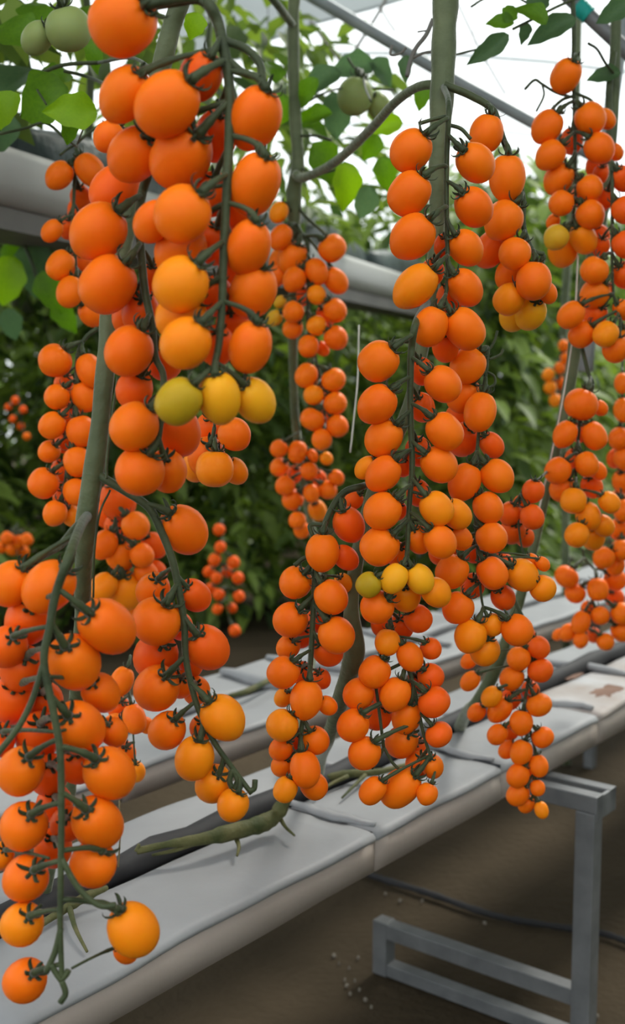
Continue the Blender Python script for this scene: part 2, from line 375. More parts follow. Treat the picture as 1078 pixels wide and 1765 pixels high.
# steel stand carrying the bench
st_leg = bp(0.80, -0.100, 0)
def steel_bar(parent, name, a, b, w, h, up=Vector((0, 0, 1))):
    a, b = Vector(a), Vector(b); d = b - a; s = d.cross(up).normalized(); v = s.cross(d).normalized()
    mb = MB(); mb.box(a - s * w / 2 - v * h / 2, d, s * w, v * h); return mb.obj(name, M_STEEL, parent, smooth=False, bevel=0.0015)
stand = thing('bench_stand', Vector((st_leg.x, st_leg.y, 0)), 'galvanized steel bench stand with low loop base at the lower right', 'stand')
def sp(n, z, du=0.0): q = bp(0.80 + du, n, 0); return Vector((q.x, q.y, z))
steel_bar(stand, 'leg', sp(-0.086, 0.0), sp(-0.086, 0.372), 0.030, 0.030, up=BN)
steel_bar(stand, 'top_beam', sp(0.25, 0.385), sp(-0.103, 0.385), 0.024, 0.026)
steel_bar(stand, 'top_beam', sp(0.25, 0.385, 0.046), sp(-0.103, 0.385, 0.046), 0.022, 0.024)
steel_bar(stand, 'end_plate', sp(-0.100, 0.378, -0.01), sp(-0.100, 0.378, 0.058), 0.006, 0.036)
steel_bar(stand, 'base_bar', sp(-0.071, 0.080), sp(0.281, 0.080), 0.026, 0.026)
steel_bar(stand, 'base_bar', sp(-0.071, 0.012), sp(0.281, 0.012), 0.024, 0.022)
steel_bar(stand, 'short_post', sp(0.280, 0.0), sp(0.280, 0.0945), 0.028, 0.028, up=BN)
for du in (-1.45, 1.7):
    s2 = thing('bench_stand', bp(0.80 + du, 0.1, -0.45), 'steel bench stand under the %s end of the foreground bench' % ('near' if du < 0 else 'far'), 'stand')
    steel_bar(s2, 'leg', sp(0.03, 0.0, du), sp(0.03, 0.372, du), 0.03, 0.03, up=BN); steel_bar(s2, 'leg', sp(0.24, 0.0, du), sp(0.24, 0.372, du), 0.03, 0.03, up=BN)
    steel_bar(s2, 'top_beam', sp(0.26, 0.386, du), sp(0.01, 0.386, du), 0.024, 0.026)

# hose on the floor, crumbs
q = spline([G(560, 1480, 0.008), G(650, 1512, 0.008), G(740, 1540, 0.008), G(850, 1577, 0.008), G(960, 1597, 0.008), G(1040, 1609, 0.008), G(1110, 1632, 0.008), G(1300, 1690, 0.008)], 8)
mb = MB(); mb.tube([Vector(a) for a in q], [0.0065 + 0.0015 * hsh(i * 0.2, 1) for i in range(len(q))], 8)
tag(mb.obj('floor_hose', M_HOSE), 'thin black hose snaking across the earth floor under the bench', 'hose')
crumb_px = [(585, 1660), (602, 1668), (612, 1690), (595, 1688), (620, 1705), (604, 1712), (576, 1646), (618, 1650), (640, 1735), (598, 1698), (630, 1722), (665, 1540), (690, 1552), (728, 1552), (836, 1590), (1030, 1750)]
for i, (x, y) in enumerate(crumb_px):
    mb = MB(); c = G(x, y, 0.003); s = rng.uniform(0.002, 0.0042)
    pts = [c + Vector((math.cos(a) * s * rng.uniform(.6, 1.2), math.sin(a) * s * rng.uniform(.6, 1.2), z)) for z in (-0.003, 0.001) for a in [k * 1.2566 for k in range(5)]] + [c + Vector((0, 0, 0.0035))]
    mb.add(pts, [(k, (k + 1) % 5, 5 + (k + 1) % 5, 5 + k) for k in range(5)] + [(5 + k, 5 + (k + 1) % 5, 10) for k in range(5)])
    tag(mb.obj('dry_crumb', M_CRUMB, smooth=False), 'pale dry crumb scattered on the earth floor near the steel stand', 'crumb', 'crumbs on the floor')

# pruned stems lying on the bench
def cut_stem(name, pts, w, label, twigs=()):
    q, r = [], []
    for a in spline(pts, 5): q.append(G(a[0], a[1], ZT + a[2])); r.append(a[3] / 2 * (q[-1] - C_).dot(F_) / FPX)
    t = thing(name, q[0], label, 'cut stem')
    mb = MB(); mb.tube(q, [x * (0.66 + 0.16 * rng.random()) for x in r], 9); mb.obj('stalk', M_CUT, t)
    for tw in twigs:
        qq = [G(a[0], a[1], ZT + a[2]) for a in spline(tw, 4)]
        mb = MB(); mb.tube(qq, [0.0032 * (1 - 0.6 * i / len(qq)) for i in range(len(qq))], 6); mb.obj('twig', M_CUT, t)
cut_stem('pruned_stem', [(236, 1467, .024, 16), (290, 1455, .027, 18), (345, 1447, .026, 30), (400, 1434, .024, 40), (450, 1420, .022, 40), (478, 1403, .026, 36), (494, 1372, .048, 30)],
         25, 'pruned green tomato stalk lying across the foreground bench', [[(340, 1452, .024), (300, 1466, .018), (262, 1474, .014)], [(408, 1446, .014), (412, 1460, .012), (409, 1475, .008)], [(482, 1408, .02), (492, 1425, .014), (508, 1440, .012)], [(236, 1467, .024), (240, 1455, .032)]])
cut_stem('pruned_stem', [(560, 1342, .01, 16), (600, 1334, .012, 20), (650, 1331, .012, 16), (700, 1318, .012, 10)], 20, 'short pruned stalk on the bench behind the hanging pair of tomatoes', [[(600, 1338, .012), (570, 1352, .01), (545, 1372, .008)], [(630, 1336, .012), (610, 1355, .01), (590, 1375, .008)]])
cut_stem('pruned_stem', [(395, 1200, .02, 10), (430, 1190, .02, 16), (470, 1170, .02, 14), (520, 1150, .02, 10)], 14, 'pruned stalk resting on the second bench behind', [])
cut_stem('pruned_stem', [(60, 1600, .010, 14), (110, 1568, .012, 22), (150, 1545, .018, 22), (185, 1530, .02, 12)], 14, 'stubby pruned stalk in the bench slit at far left', [[(120, 1565, .014), (130, 1600, .01), (150, 1640, .004)]])

# ------------------------------------------------------------------ hanging gutters with grow bags
GD = Vector((0.345, 0.938, 0)).normalized(); GN = Vector((-GD.y, GD.x, 0))
GZ = CAM_Z + 0.315
def gutter(anchor, t0, t1, label, wires):
    a = Vector((anchor[0], anchor[1], 0))
    def gp(t, n, z): return a + GD * t + GN * n + Vector((0, 0, GZ + z))
    th = thing('hanging_gutter', gp(t0, 0, -0.06), label, 'gutter')
    prof = [(-0.075, 0.058), (-0.083, 0.060), (-0.088, 0.045), (-0.086, 0.0), (-0.074, -0.022), (-0.055, -0.030), (0.055, -0.030), (0.074, -0.022), (0.086, 0.0), (0.088, 0.045), (0.083, 0.060), (0.075, 0.058), (0.072, 0.02), (0.05, -0.015), (-0.05, -0.015), (-0.072, 0.02)]
    mb = MB(); seg = 10; k = len(prof); vs_ = [gp(t0 + (t1 - t0) * i / seg, n, z) for i in range(seg + 1) for n, z in prof]
    fs = [(i * k + j, (i + 1) * k + j, (i + 1) * k + (j + 1) % k, i * k + (j + 1) % k) for i in range(seg) for j in range(k)] + [tuple(range(k)), tuple(seg * k + j for j in range(k - 1, -1, -1))]
    mb.add(vs_, fs); mb.obj('channel', M_GUTTER, th)
    mb = MB(); mb.box(gp(t0, -0.06, -0.066), GD * (t1 - t0), GN * 0.12, Vector((0, 0, 0.0355))); mb.obj('support_rail', M_LIP, th, smooth=False)
    for t in wires:
        for s in (-1, 1):
            mb = MB(); mb.tube([gp(t, 0.09 * s, 0.03), gp(t, 0.03 * s, 0.6), gp(t, 0.02 * s, 2.0)], 0.0018, 5); mb.obj('hanger_wire', M_STEEL, th)
    return gp
g1 = gutter((-0.54, 2.0), -2.2, 9.5, 'hanging silver-grey gutter behind the clusters, running from upper left', (-1.0, 1.3, 3.8, 6.5))
g2 = gutter((-1.31, 4.85), -3.5, 9.0, 'smaller hanging gutter seen below the nearer one at far left', (-1.5, 1.0, 4.0))
g3 = gutter((-3.1, 6.5), -4.0, 9.0, 'farthest hanging gutter hidden deep in the leaves', (0.0, 4.0))
def grow_bag_mesh(L):
    mb = MB(); n = 10; k = 10; vs_ = []; fs = []
    for i in range(n + 1):
        e = math.sin(math.pi * min(max(i / n, 0.03), 0.97)) ** 0.25
        for j in range(k):
            a = 2 * math.pi * j / k
            vs_.append((L * (i / n - 0.5), 0.068 * e * math.copysign(abs(math.cos(a)) ** 0.6, math.cos(a)) + 0.006 * hsh(i, j), 0.080 * e * math.copysign(abs(math.sin(a)) ** 0.7, math.sin(a)) + 0.008 * hsh(j, i * 0.7)))
    for i in range(n):
        for j in range(k): fs.append((i * k + j, (i + 1) * k + j, (i + 1) * k + (j + 1) % k, i * k + (j + 1) % k))
    fs += [tuple(range(k)), tuple(n * k + j for j in range(k - 1, -1, -1))]
    mb.add(vs_, fs); return mb.mesh('grow_bag', M_BAG)
GB = grow_bag_mesh(0.95)
gang = math.atan2(GD.y, GD.x)
for gp_, ts, lab in ((g1, [-1.5 + i for i in range(10)], 'dark plastic grow bag lying in the nearer hanging gutter'), (g2, [-2.5 + i for i in range(7)], 'dark plastic grow bag lying in the smaller hanging gutter')):
    for bi, t in enumerate(ts):
        o = link('grow_bag', GB, mw=Matrix.Translation(gp_(t, 0, 0.075)) @ Matrix.Rotation(gang, 4, 'Z')); tag(o, lab + ', number %s from its near end' % ['one', 'two', 'three', 'four', 'five', 'six', 'seven', 'eight', 'nine', 'ten'][bi], 'grow bag', lab.replace('bag lying', 'bags lying'))

# ------------------------------------------------------------------ leaves
def leaf_mesh(name, mat, seed):
    r = random.Random(seed); n = 16; cols = 5; mb = MB(); vs_ = []; fs = []
    for i in range(n + 1):
        t = i / n; w = 0.5 * (math.sin(math.pi * t ** 0.72) ** 0.85) * (1 + 0.07 * math.sin(t * 17 + seed)) if 0 < i < n else 0.012
        for j in range(cols):
            s = (j - 2) / 2
            z = 0.10 * math.sin(math.pi * t) * 0.6 - 0.25 * t * t + 0.20 * abs(s) * w * 1.2 + 0.02 * math.sin(9 * t + 3 * s + seed)
            vs_.append((s * w, t, z))
    for i in range(n):
        for j in range(cols - 1): fs.append((i * cols + j, i * cols + j + 1, (i + 1) * cols + j + 1, (i + 1) * cols + j))
    mb.add(vs_, fs); return mb.mesh(name, mat)
LEAF = {k: [leaf_mesh('leaf', m, s) for s in (1, 2, 3)] for k, m in (('m', M_LEAF), ('b', M_LEAF_L), ('d', M_LEAF_D))}
def add_leaf(parent, x, y, d, L, W, ang, tilt, kind, roll=0.0):
    """centre pixel, depth, length/width in photo px, ang = direction the tip points (deg, 0 = right, 90 = up)"""
    s = d / FPX; a = math.radians(ang)
    yv = R_ * math.cos(a) + U_ * math.sin(a); zv = -F_
    yv = (Matrix.Rotation(math.radians(tilt), 3, zv.cross(yv)) @ yv); xv = yv.cross(zv).normalized(); zv = xv.cross(yv).normalized()
    if roll:
        rm = Matrix.Rotation(math.radians(roll), 3, yv); xv = rm @ xv; zv = rm @ zv
    c = P(x, y, d) - yv * (L * s / 2)
    M = Matrix((( xv.x * W * s, yv.x * L * s, zv.x * L * s, c.x), (xv.y * W * s, yv.y * L * s, zv.y * L * s, c.y), (xv.z * W * s, yv.z * L * s, zv.z * L * s, c.z), (0, 0, 0, 1)))
    o = link('leaf', rng.choice(LEAF[kind]), mw=Matrix.Translation(-parent.location) @ M); o.parent = parent
    return o
def px_part(parent, name, pts, w, mat, d=None, per=5, sides=8):
    q, r = pix_tube(pts, w, per, d=d); mb = MB(); mb.tube(q, r, sides); return mb.obj(name, mat, parent)

# ------------------------------------------------------------------ main vines rooted in the bench
def vine(label, pts, base_px):
    q, r = pix_tube(pts, 30, 7)
    gq = G(*base_px, ZT - 0.012)
    q2 = spline([tuple(q[-1]), tuple((q[-1] + gq) / 2 + Vector((0, 0, 0.01))), tuple(gq)], 5)[1:]
    q += [Vector(a) for a in q2]; r += [r[-1]] * len(q2)
    t = thing('tomato_plant', gq, label, 'plant')
    mb = MB(); mb.tube(q, [x * (1 + 0.05 * math.sin(i * 0.9)) for i, x in enumerate(r)], 12); mb.obj('main_stem', M_MAIN, t)
    return t
v1 = vine('thick green tomato vine leaning along the left third of the photo', [(400, -1500, 1.1, 24), (370, -600, 1.02, 28), (328, -90, .97, 34), (292, 60, .97, 34), (258, 200, .98, 32), (222, 380, .98, 30), (190, 520, .97, 28), (183, 620, .96, 32), (169, 760, .96, 34), (150, 890, .97, 38), (143, 1000, 1.0, 30), (140, 1100, 1.04, 28), (118, 1380, 1.14, 24)], (70, 1572))
px_part(v1, 'side_shoot', [(203, 650), (196, 700), (188, 760), (184, 800), (184, 826)], 5, M_STEM, d=.945)
px_part(v1, 'side_shoot', [(150, 890, .965), (128, 912, .93), (104, 940, .90), (72, 958, .87), (58, 968, .86)], 14, M_STEM)
px_part(v1, 'aerial_shoot', [(190, 845, .97), (172, 885, .96), (163, 950, .96), (161, 1030, .97)], 4, M_STEM)
v2 = vine('slim grey-green tomato vine standing behind the narrow middle cluster', [(520, -900, 1.8, 16), (514, -400, 1.8, 20), (510, -60, 1.78, 22), (506, 40, 1.78, 20), (508, 180, 1.78, 20), (514, 280, 1.78, 22), (507, 330, 1.8, 26), (508, 420, 1.82, 20), (505, 560, 1.86, 16), (508, 700, 1.95, 14), (522, 830, 2.05, 14), (545, 960, 2.0, 14), (540, 1120, 1.85, 14), (515, 1270, 1.68, 14)], (490, 1388))
px_part(v2, 'side_shoot', [(506, 45, 1.78), (480, 10, 1.7), (455, -20, 1.65)], 14, M_MAIN)
v3 = vine('thickest grey-green tomato vine rising right of centre to the roof', [(790, -1400, 1.25, 26), (780, -600, 1.22, 36), (770, -60, 1.22, 44), (766, 60, 1.22, 42), (763, 150, 1.22, 42), (757, 260, 1.22, 34), (752, 420, 1.23, 26), (738, 540, 1.23, 24), (705, 700, 1.22, 22), (650, 830, 1.20, 22), (618, 950, 1.18, 24), (606, 1050, 1.18, 26), (612, 1120, 1.19, 36), (592, 1190, 1.23, 30), (567, 1270, 1.3, 24)], (545, 1352))
px_part(v3, 'side_branch', [(758, 145, 1.22), (720, 150, 1.25), (680, 178, 1.32), (640, 222, 1.42), (580, 278, 1.6), (525, 306, 1.74), (510, 300, 1.77)], 16, M_MAIN)
v4 = vine('slender tomato vine slanting down behind the right-hand clusters to the bench', [(1075, -900, 1.65, 14), (1068, -300, 1.62, 18), (1060, 120, 1.62, 20), (1045, 330, 1.62, 20), (1012, 480, 1.62, 22), (997, 560, 1.6, 26), (984, 650, 1.6, 22), (962, 760, 1.58, 18), (935, 880, 1.56, 16), (900, 1020, 1.55, 18), (856, 1150, 1.58, 22), (820, 1215, 1.62, 22)], (790, 1262))
v5 = thing('tomato_plant', G(990, 1290, 0.0), 'far thin tomato vine behind the slender right-hand one', 'plant')
px_part(v5, 'main_stem', [(1000, -80, 3.05), (990, 300, 3.05), (972, 575, 3.02), (975, 900, 3.05), (978, 1318, 3.05)], 14, M_MAIN)
# leaves of the near plants
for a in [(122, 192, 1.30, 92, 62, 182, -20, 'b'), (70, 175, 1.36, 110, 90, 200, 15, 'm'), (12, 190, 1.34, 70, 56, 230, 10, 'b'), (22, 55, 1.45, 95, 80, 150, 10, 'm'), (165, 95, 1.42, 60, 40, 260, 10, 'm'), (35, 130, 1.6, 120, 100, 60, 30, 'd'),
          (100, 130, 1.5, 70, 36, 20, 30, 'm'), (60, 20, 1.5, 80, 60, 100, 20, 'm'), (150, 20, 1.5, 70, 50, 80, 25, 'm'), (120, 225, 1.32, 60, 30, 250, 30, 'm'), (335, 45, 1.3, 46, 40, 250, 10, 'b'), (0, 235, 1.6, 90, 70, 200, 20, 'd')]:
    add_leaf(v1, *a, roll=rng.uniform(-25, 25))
for pts, w in [([(-20, 235, 1.35), (40, 222, 1.36), (78, 212, 1.36), (110, 236, 1.36), (132, 252, 1.4)], 5), ([(60, 130, 1.4), (110, 112, 1.4), (170, 108, 1.38)], 7), ([(80, 180, 1.34), (62, 150, 1.36), (58, 128, 1.4)], 4), ([(132, 252, 1.42), (142, 225, 1.36), (150, 205, 1.31)], 3), ([(110, 122, 1.4), (150, 132, 1.4), (185, 146, 1.3)], 6), ([(170, 108, 1.38), (230, 100, 1.2), (275, 130, 1.0)], 6)]:
    px_part(v1, 'leaf_stalk', pts, w, M_STEM)
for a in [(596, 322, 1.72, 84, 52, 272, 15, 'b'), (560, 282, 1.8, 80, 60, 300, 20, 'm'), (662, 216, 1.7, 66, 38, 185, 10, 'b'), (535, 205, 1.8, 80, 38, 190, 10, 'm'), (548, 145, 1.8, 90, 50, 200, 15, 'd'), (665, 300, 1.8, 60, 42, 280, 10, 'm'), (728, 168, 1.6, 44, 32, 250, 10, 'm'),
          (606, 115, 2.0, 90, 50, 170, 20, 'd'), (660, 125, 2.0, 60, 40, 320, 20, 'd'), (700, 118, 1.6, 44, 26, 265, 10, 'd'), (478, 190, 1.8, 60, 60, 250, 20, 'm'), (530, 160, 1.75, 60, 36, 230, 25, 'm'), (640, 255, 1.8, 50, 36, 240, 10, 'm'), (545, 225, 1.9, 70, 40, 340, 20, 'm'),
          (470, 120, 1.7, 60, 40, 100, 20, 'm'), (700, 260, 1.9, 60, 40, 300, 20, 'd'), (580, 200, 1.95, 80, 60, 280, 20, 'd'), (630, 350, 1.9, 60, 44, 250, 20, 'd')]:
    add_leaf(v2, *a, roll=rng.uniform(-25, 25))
for pts, w in [([(512, 285, 1.78), (545, 300, 1.76), (590, 290, 1.73)], 4), ([(508, 235, 1.78), (545, 234, 1.76), (572, 242, 1.75)], 5), ([(508, 190, 1.78), (560, 160, 1.8), (610, 150, 1.9), (680, 156, 1.9)], 4), ([(640, 175, 1.7), (630, 150, 1.8), (625, 120, 1.95)], 4)]:
    px_part(v2, 'leaf_stalk', pts, w, M_STEM)
# compound leaf at top right on the slender vine
for a in [(842, 85, 1.45, 84, 34, 213, 10, 'd'), (862, 38, 1.45, 50, 30, 170, 10, 'm'), (880, 22, 1.45, 44, 30, 60, 10, 'm'), (915, 22, 1.45, 70, 40, 140, 10, 'm'), (950, 52, 1.48, 90, 40, 200, 15, 'd'), (905, 58, 1.48, 36, 22, 250, 10, 'd'), (930, 5, 1.5, 60, 40, 60, 10, 'd'), (1060, 20, 1.5, 70, 40, 200, 20, 'd'), (1040, 130, 1.6, 60, 30, 180, 20, 'd')]:
    add_leaf(v4, *a, roll=rng.uniform(-15, 15))
for pts, w in [([(1000, -5, 1.5), (960, 12, 1.49), (915, 35, 1.47), (885, 50, 1.45)], 5), ([(812, 12, 1.5), (840, -4, 1.5), (880, -8, 1.5), (915, 8, 1.5)], 4), ([(780, 96, 1.5), (810, 88, 1.5), (842, 82, 1.46)], 4), ([(1062, 130, 1.6), (1045, 110, 1.58), (1030, 85, 1.55), (1015, 75, 1.52)], 5),
               ([(990, 168, 1.52), (960, 160, 1.52), (935, 145, 1.52), (922, 138, 1.52), (905, 154, 1.52)], 5), ([(935, 145, 1.52), (938, 165, 1.52), (925, 192, 1.52)], 4), ([(1058, 90, 1.6), (1050, 160, 1.6), (1052, 210, 1.6)], 12)]:
    px_part(v4, 'leaf_stalk', pts, w, M_STEM)
# dried tendril by the thickest vine
t = thing('dried_tendril', P(745, 35, 1.4), 'dark dried tendril twisting beside the thickest vine near the roof', 'tendril')
for pts, w in [([(747, 33, 1.4), (735, 60, 1.4), (718, 82, 1.4), (708, 105, 1.4), (702, 132, 1.4)], 8), ([(750, 88, 1.4), (728, 92, 1.4), (712, 100, 1.4)], 5), ([(676, 78, 1.4), (674, 94, 1.4), (690, 92, 1.4), (700, 82, 1.4)], 5), ([(720, 55, 1.4), (740, 52, 1.4)], 3)]:
    px_part(t, 'tendril', pts, w, M_LIP)
# support strings
for lab, pts, d in [('thin pale string hanging left of the centre cluster', [(619, 560), (617, 650), (612, 705), (604, 780)], 1.5), ('thin pale string running down beside the slender right vine', [(997, 440), (990, 560), (972, 680), (950, 790), (936, 850), (925, 900)], 1.52), ('two-strand dry string dangling by the lower left cluster', [(206, 1380), (207, 1440), (203, 1505)], 1.3), ('short pale string hanging below the hanging gutter at right', [(893, 545), (893, 580), (892, 625)], 5.6)]:
    q, r = pix_tube(pts, 3, 5, d=d); mb = MB(); mb.tube(q, r, 5); tag(mb.obj('support_string', M_DRY if 'dry' in lab else M_TWINE), lab, 'string')

# ------------------------------------------------------------------ tomato meshes
def tomato_mesh(kind, mat):
    mb = MB(); n, k = 16, 22; vs_ = []; fs = []
    for i in range(n + 1):
        phi = math.pi * i / n
        r = math.sin(phi); z = math.cos(phi)
        if kind == 1: r = math.copysign(abs(r) ** 0.82, r); z = math.copysign(abs(z) ** 0.92, z)
        if kind == 0: r = abs(r) ** 0.93
        if kind == 2: r = abs(r) ** 0.92; z = z - 0.10 * max(0, -z) ** 8
        if z > 0: z -= 0.13 * math.exp(-(r / 0.30) ** 2)
        if i in (0, n): vs_.append((0, 0, z)); continue
        for j in range(k):
            a = 2 * math.pi * j / k
            w = 1 + 0.018 * math.cos(3 * a + kind) * math.sin(phi)
            vs_.append((r * math.cos(a) * w, r * math.sin(a) * w, z))
    def id(i, j): return 0 if i == 0 else (len(vs_) - 1 if i == n else 1 + (i - 1) * k + j % k)
    for i in range(n):
        for j in range(k):
            if i == 0: fs.append((0, id(1, j), id(1, j + 1)))
            elif i == n - 1: fs.append((id(i, j), id(n, 0), id(i, j + 1)))
            else: fs.append((id(i, j), id(i + 1, j), id(i + 1, j + 1), id(i, j + 1)))
    mb.add(vs_, fs); return mb.mesh('tomato', mat)
TOM = {c: [tomato_mesh(k, m) for k in range(3)] for c, m in TM.items()}
def calyx_mesh(seed):
    r = random.Random(seed); mb = MB()
    mb.tube([(0, 0, -0.06), (0, 0, 0.06), (0, 0, 0.16)], [0.25, 0.22, 0.13], 8)
    n = 6
    for k in range(n):
        a = 2 * math.pi * k / n + r.uniform(-0.2, 0.2); L = r.uniform(0.62, 0.95); curl = r.uniform(0.9, 2.6)
        pts = []; rad = []; x, z, th = 0.10, 0.02, r.uniform(0.0, 0.35)
        for i in range(7):
            t = i / 6; pts.append((x * math.cos(a), x * math.sin(a), z)); rad.append(0.105 * (math.sin(math.pi * (0.18 + 0.80 * t)) ** 0.8) + 0.008)
            x += math.cos(th) * L / 6; z += math.sin(th) * L / 6; th += curl * (0.25 + t) / 3.4
        mb.tube(pts, rad, 5, flat=0.28, side_hint=(-math.sin(a), math.cos(a), 0))
    return mb.mesh('calyx', M_CALYX)
CAL = [calyx_mesh(s) for s in range(5)]

# ------------------------------------------------------------------ truss data: name key, depth, rachis, tomatoes (x y w h layer colour [tilt])
TR = []
def T(label, d, rachis, toms, rw=10, rdz=0.0, extra=()):
    TR.append(dict(label=label, d=d, rachis=rachis, rw=rw, rdz=rdz, extra=extra,
                   toms=[(lambda a: (float(a[0]), float(a[1]), float(a[2]), float(a[3]), int(a[4]) if len(a) > 4 else 0, a[5] if len(a) > 5 else 'o', float(a[6]) if len(a) > 6 else None))(s.split()) for s in toms.strip().split(';') if s.strip()]))

T('largest upper left cluster of plump orange tomatoes with an olive and yellow tip', .80,
  [(312, -30, .96), (330, -16, .85), (358, 4), (376, 40), (390, 105), (396, 160), (395, 250), (390, 350), (386, 430), (383, 520), (378, 590), (368, 640)],
  '''212 38 106 106 0 o 55; 288 180 98 114 0 o; 216 163 78 98 1 o; 345 132 70 108 1 r; 312 270 96 110 0 o; 232 266 82 102 1 o; 315 369 92 96 0 o;
  264 382 60 92 1 o; 312 432 84 80 2 o; 312 490 90 94 0 a; 312 545 82 76 2 a; 320 591 82 88 0 a; 440 203 84 98 1 o 24; 440 318 80 102 1 o 22; 428 426 72 90 1 o 20; 436 502 76 90 1 o 20; 432 598 70 86 1 o 16;
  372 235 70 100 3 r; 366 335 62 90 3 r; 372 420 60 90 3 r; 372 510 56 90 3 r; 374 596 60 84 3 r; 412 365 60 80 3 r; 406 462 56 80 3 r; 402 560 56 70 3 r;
  308 692 72 80 0 g; 378 685 70 84 0 y; 439 690 66 92 0 y''', rw=23,
  extra=[[(372, 30), (345, 2), (300, 6), (262, 12)], [(388, 70), (425, 85), (448, 110), (452, 140)], [(396, 105), (420, 125), (455, 135)]])
T('orange cluster tucked behind the largest one at upper left, ending in two joined round tomatoes', .885,
  [(244, 262, .97), (256, 292), (246, 330), (240, 370), (243, 430), (250, 500), (262, 560), (268, 615), (282, 650), (278, 720), (272, 770)],
  '''170 398 88 98 0 o; 185 490 88 98 0 o; 198 326 72 92 2 r; 188 236 50 52 3 o; 222 605 78 86 0 o; 231 735 78 84 0 o; 232 672 60 66 2 r; 241 812 82 80 0 o; 288 812 66 76 1 o;
  243 540 62 70 2 r; 282 620 62 90 3 r; 306 742 76 90 3 r; 268 480 50 70 3 r; 222 545 56 66 3 r''', rw=18)
T('small golden-orange cluster hanging just below the largest cluster', 1.15, [(372, 690), (370, 730), (372, 765), (390, 785)],
  '''404 748 54 54 0 o; 356 787 60 72 1 o; 370 808 62 60 0 a; 406 812 40 60 1 a; 340 802 50 60 2 a; 362 742 52 52 2 r''', rw=6)
T('back cluster of small oval tomatoes beside the hanging gutter at far left', 1.5, [(132, 248), (129, 300), (127, 350), (125, 390), (130, 440), (134, 500), (140, 530)],
  '''103 302 42 50 0 o; 155 293 46 58 0 o; 184 318 46 72 1 a; 140 340 36 56 2 r; 90 398 32 48 0 o; 118 392 34 50 2 r; 104 457 42 52 0 o; 121 503 44 54 0 o; 156 542 36 52 1 o; 146 400 40 50 2 o; 140 455 40 50 2 r; 150 500 40 50 2 r; 135 365 36 44 2 r; 200 235 40 50 2 o''', rw=7,
  extra=[[(132, 248), (115, 258), (103, 268)]])
T('cluster of round tomatoes left of the thick leaning vine', 1.4, [(168, 566), (148, 582), (134, 612), (130, 680), (122, 760), (112, 830), (108, 868)],
  '''95 621 56 52 0 o; 155 638 44 56 0 o; 98 684 42 42 0 o; 147 683 46 52 0 o; 90 733 43 47 0 o; 141 743 50 52 0 o; 85 778 36 38 1 o; 134 796 46 50 0 o; 75 833 50 50 0 o; 131 848 42 46 0 o; 95 884 40 42 0 o; 125 890 34 36 1 a; 110 660 32 36 2 r; 120 712 34 40 2 r; 112 762 34 40 2 r; 105 812 36 40 2 r; 108 858 32 36 2 r''', rw=8)
T('shadowed cluster half hidden behind the thick leaning vine', 1.55, [(192, 848), (200, 900), (205, 960), (208, 1020)],
  '''204 862 60 52 1 r; 234 906 46 48 0 o; 180 938 42 50 0 o; 209 956 52 44 0 o; 245 957 40 42 0 o; 178 1012 44 52 0 a; 216 1018 62 60 0 a; 252 988 38 42 1 o; 202 908 42 46 2 r; 266 940 40 46 2 r; 240 1050 52 52 1 o; 186 885 44 44 2 r; 190 1055 44 50 1 o; 268 985 36 40 2 r''', rw=6)
T('cluster on a long curved stalk below the largest cluster, ending over the bench', .97,
  [(165, 812, .965), (182, 826), (215, 846), (256, 874), (278, 915), (298, 968), (310, 1025), (318, 1078), (320, 1130), (331, 1185), (346, 1232), (370, 1280), (402, 1325), (434, 1368)],
  '''317 913 74 86 1 o; 336 1026 50 52 1 r; 358 1116 70 70 1 r; 384 1237 70 80 0 a; 270 1071 82 78 0 o; 264 1018 56 62 2 o; 268 1130 72 64 2 r; 270 1186 74 74 1 o; 311 1180 44 56 2 o; 288 1259 60 68 1 o; 335 1307 64 76 0 a; 368 1351 58 68 1 a; 402 1387 52 56 0 a; 338 1190 46 60 2 o; 350 1255 44 56 2 o; 312 1080 40 60 3 r; 330 1145 40 50 3 r''', rw=16, rdz=-0.012, extra=[[(402, 1325), (410, 1348), (404, 1362)], [(428, 1362), (438, 1360), (440, 1344)], [(402, 1325), (396, 1345), (400, 1358)]])
T('small dim cluster wedged between the two lower left clusters', 1.3, [(225, 1130), (222, 1180), (228, 1240), (232, 1300)],
  '''210 1174 38 54 0 o; 232 1239 38 52 0 o; 252 1250 26 32 1 o; 196 1256 46 56 1 o; 235 1330 30 38 1 a; 205 1220 36 44 2 r; 214 1300 40 44 2 o; 190 1195 36 44 2 r''', rw=5)
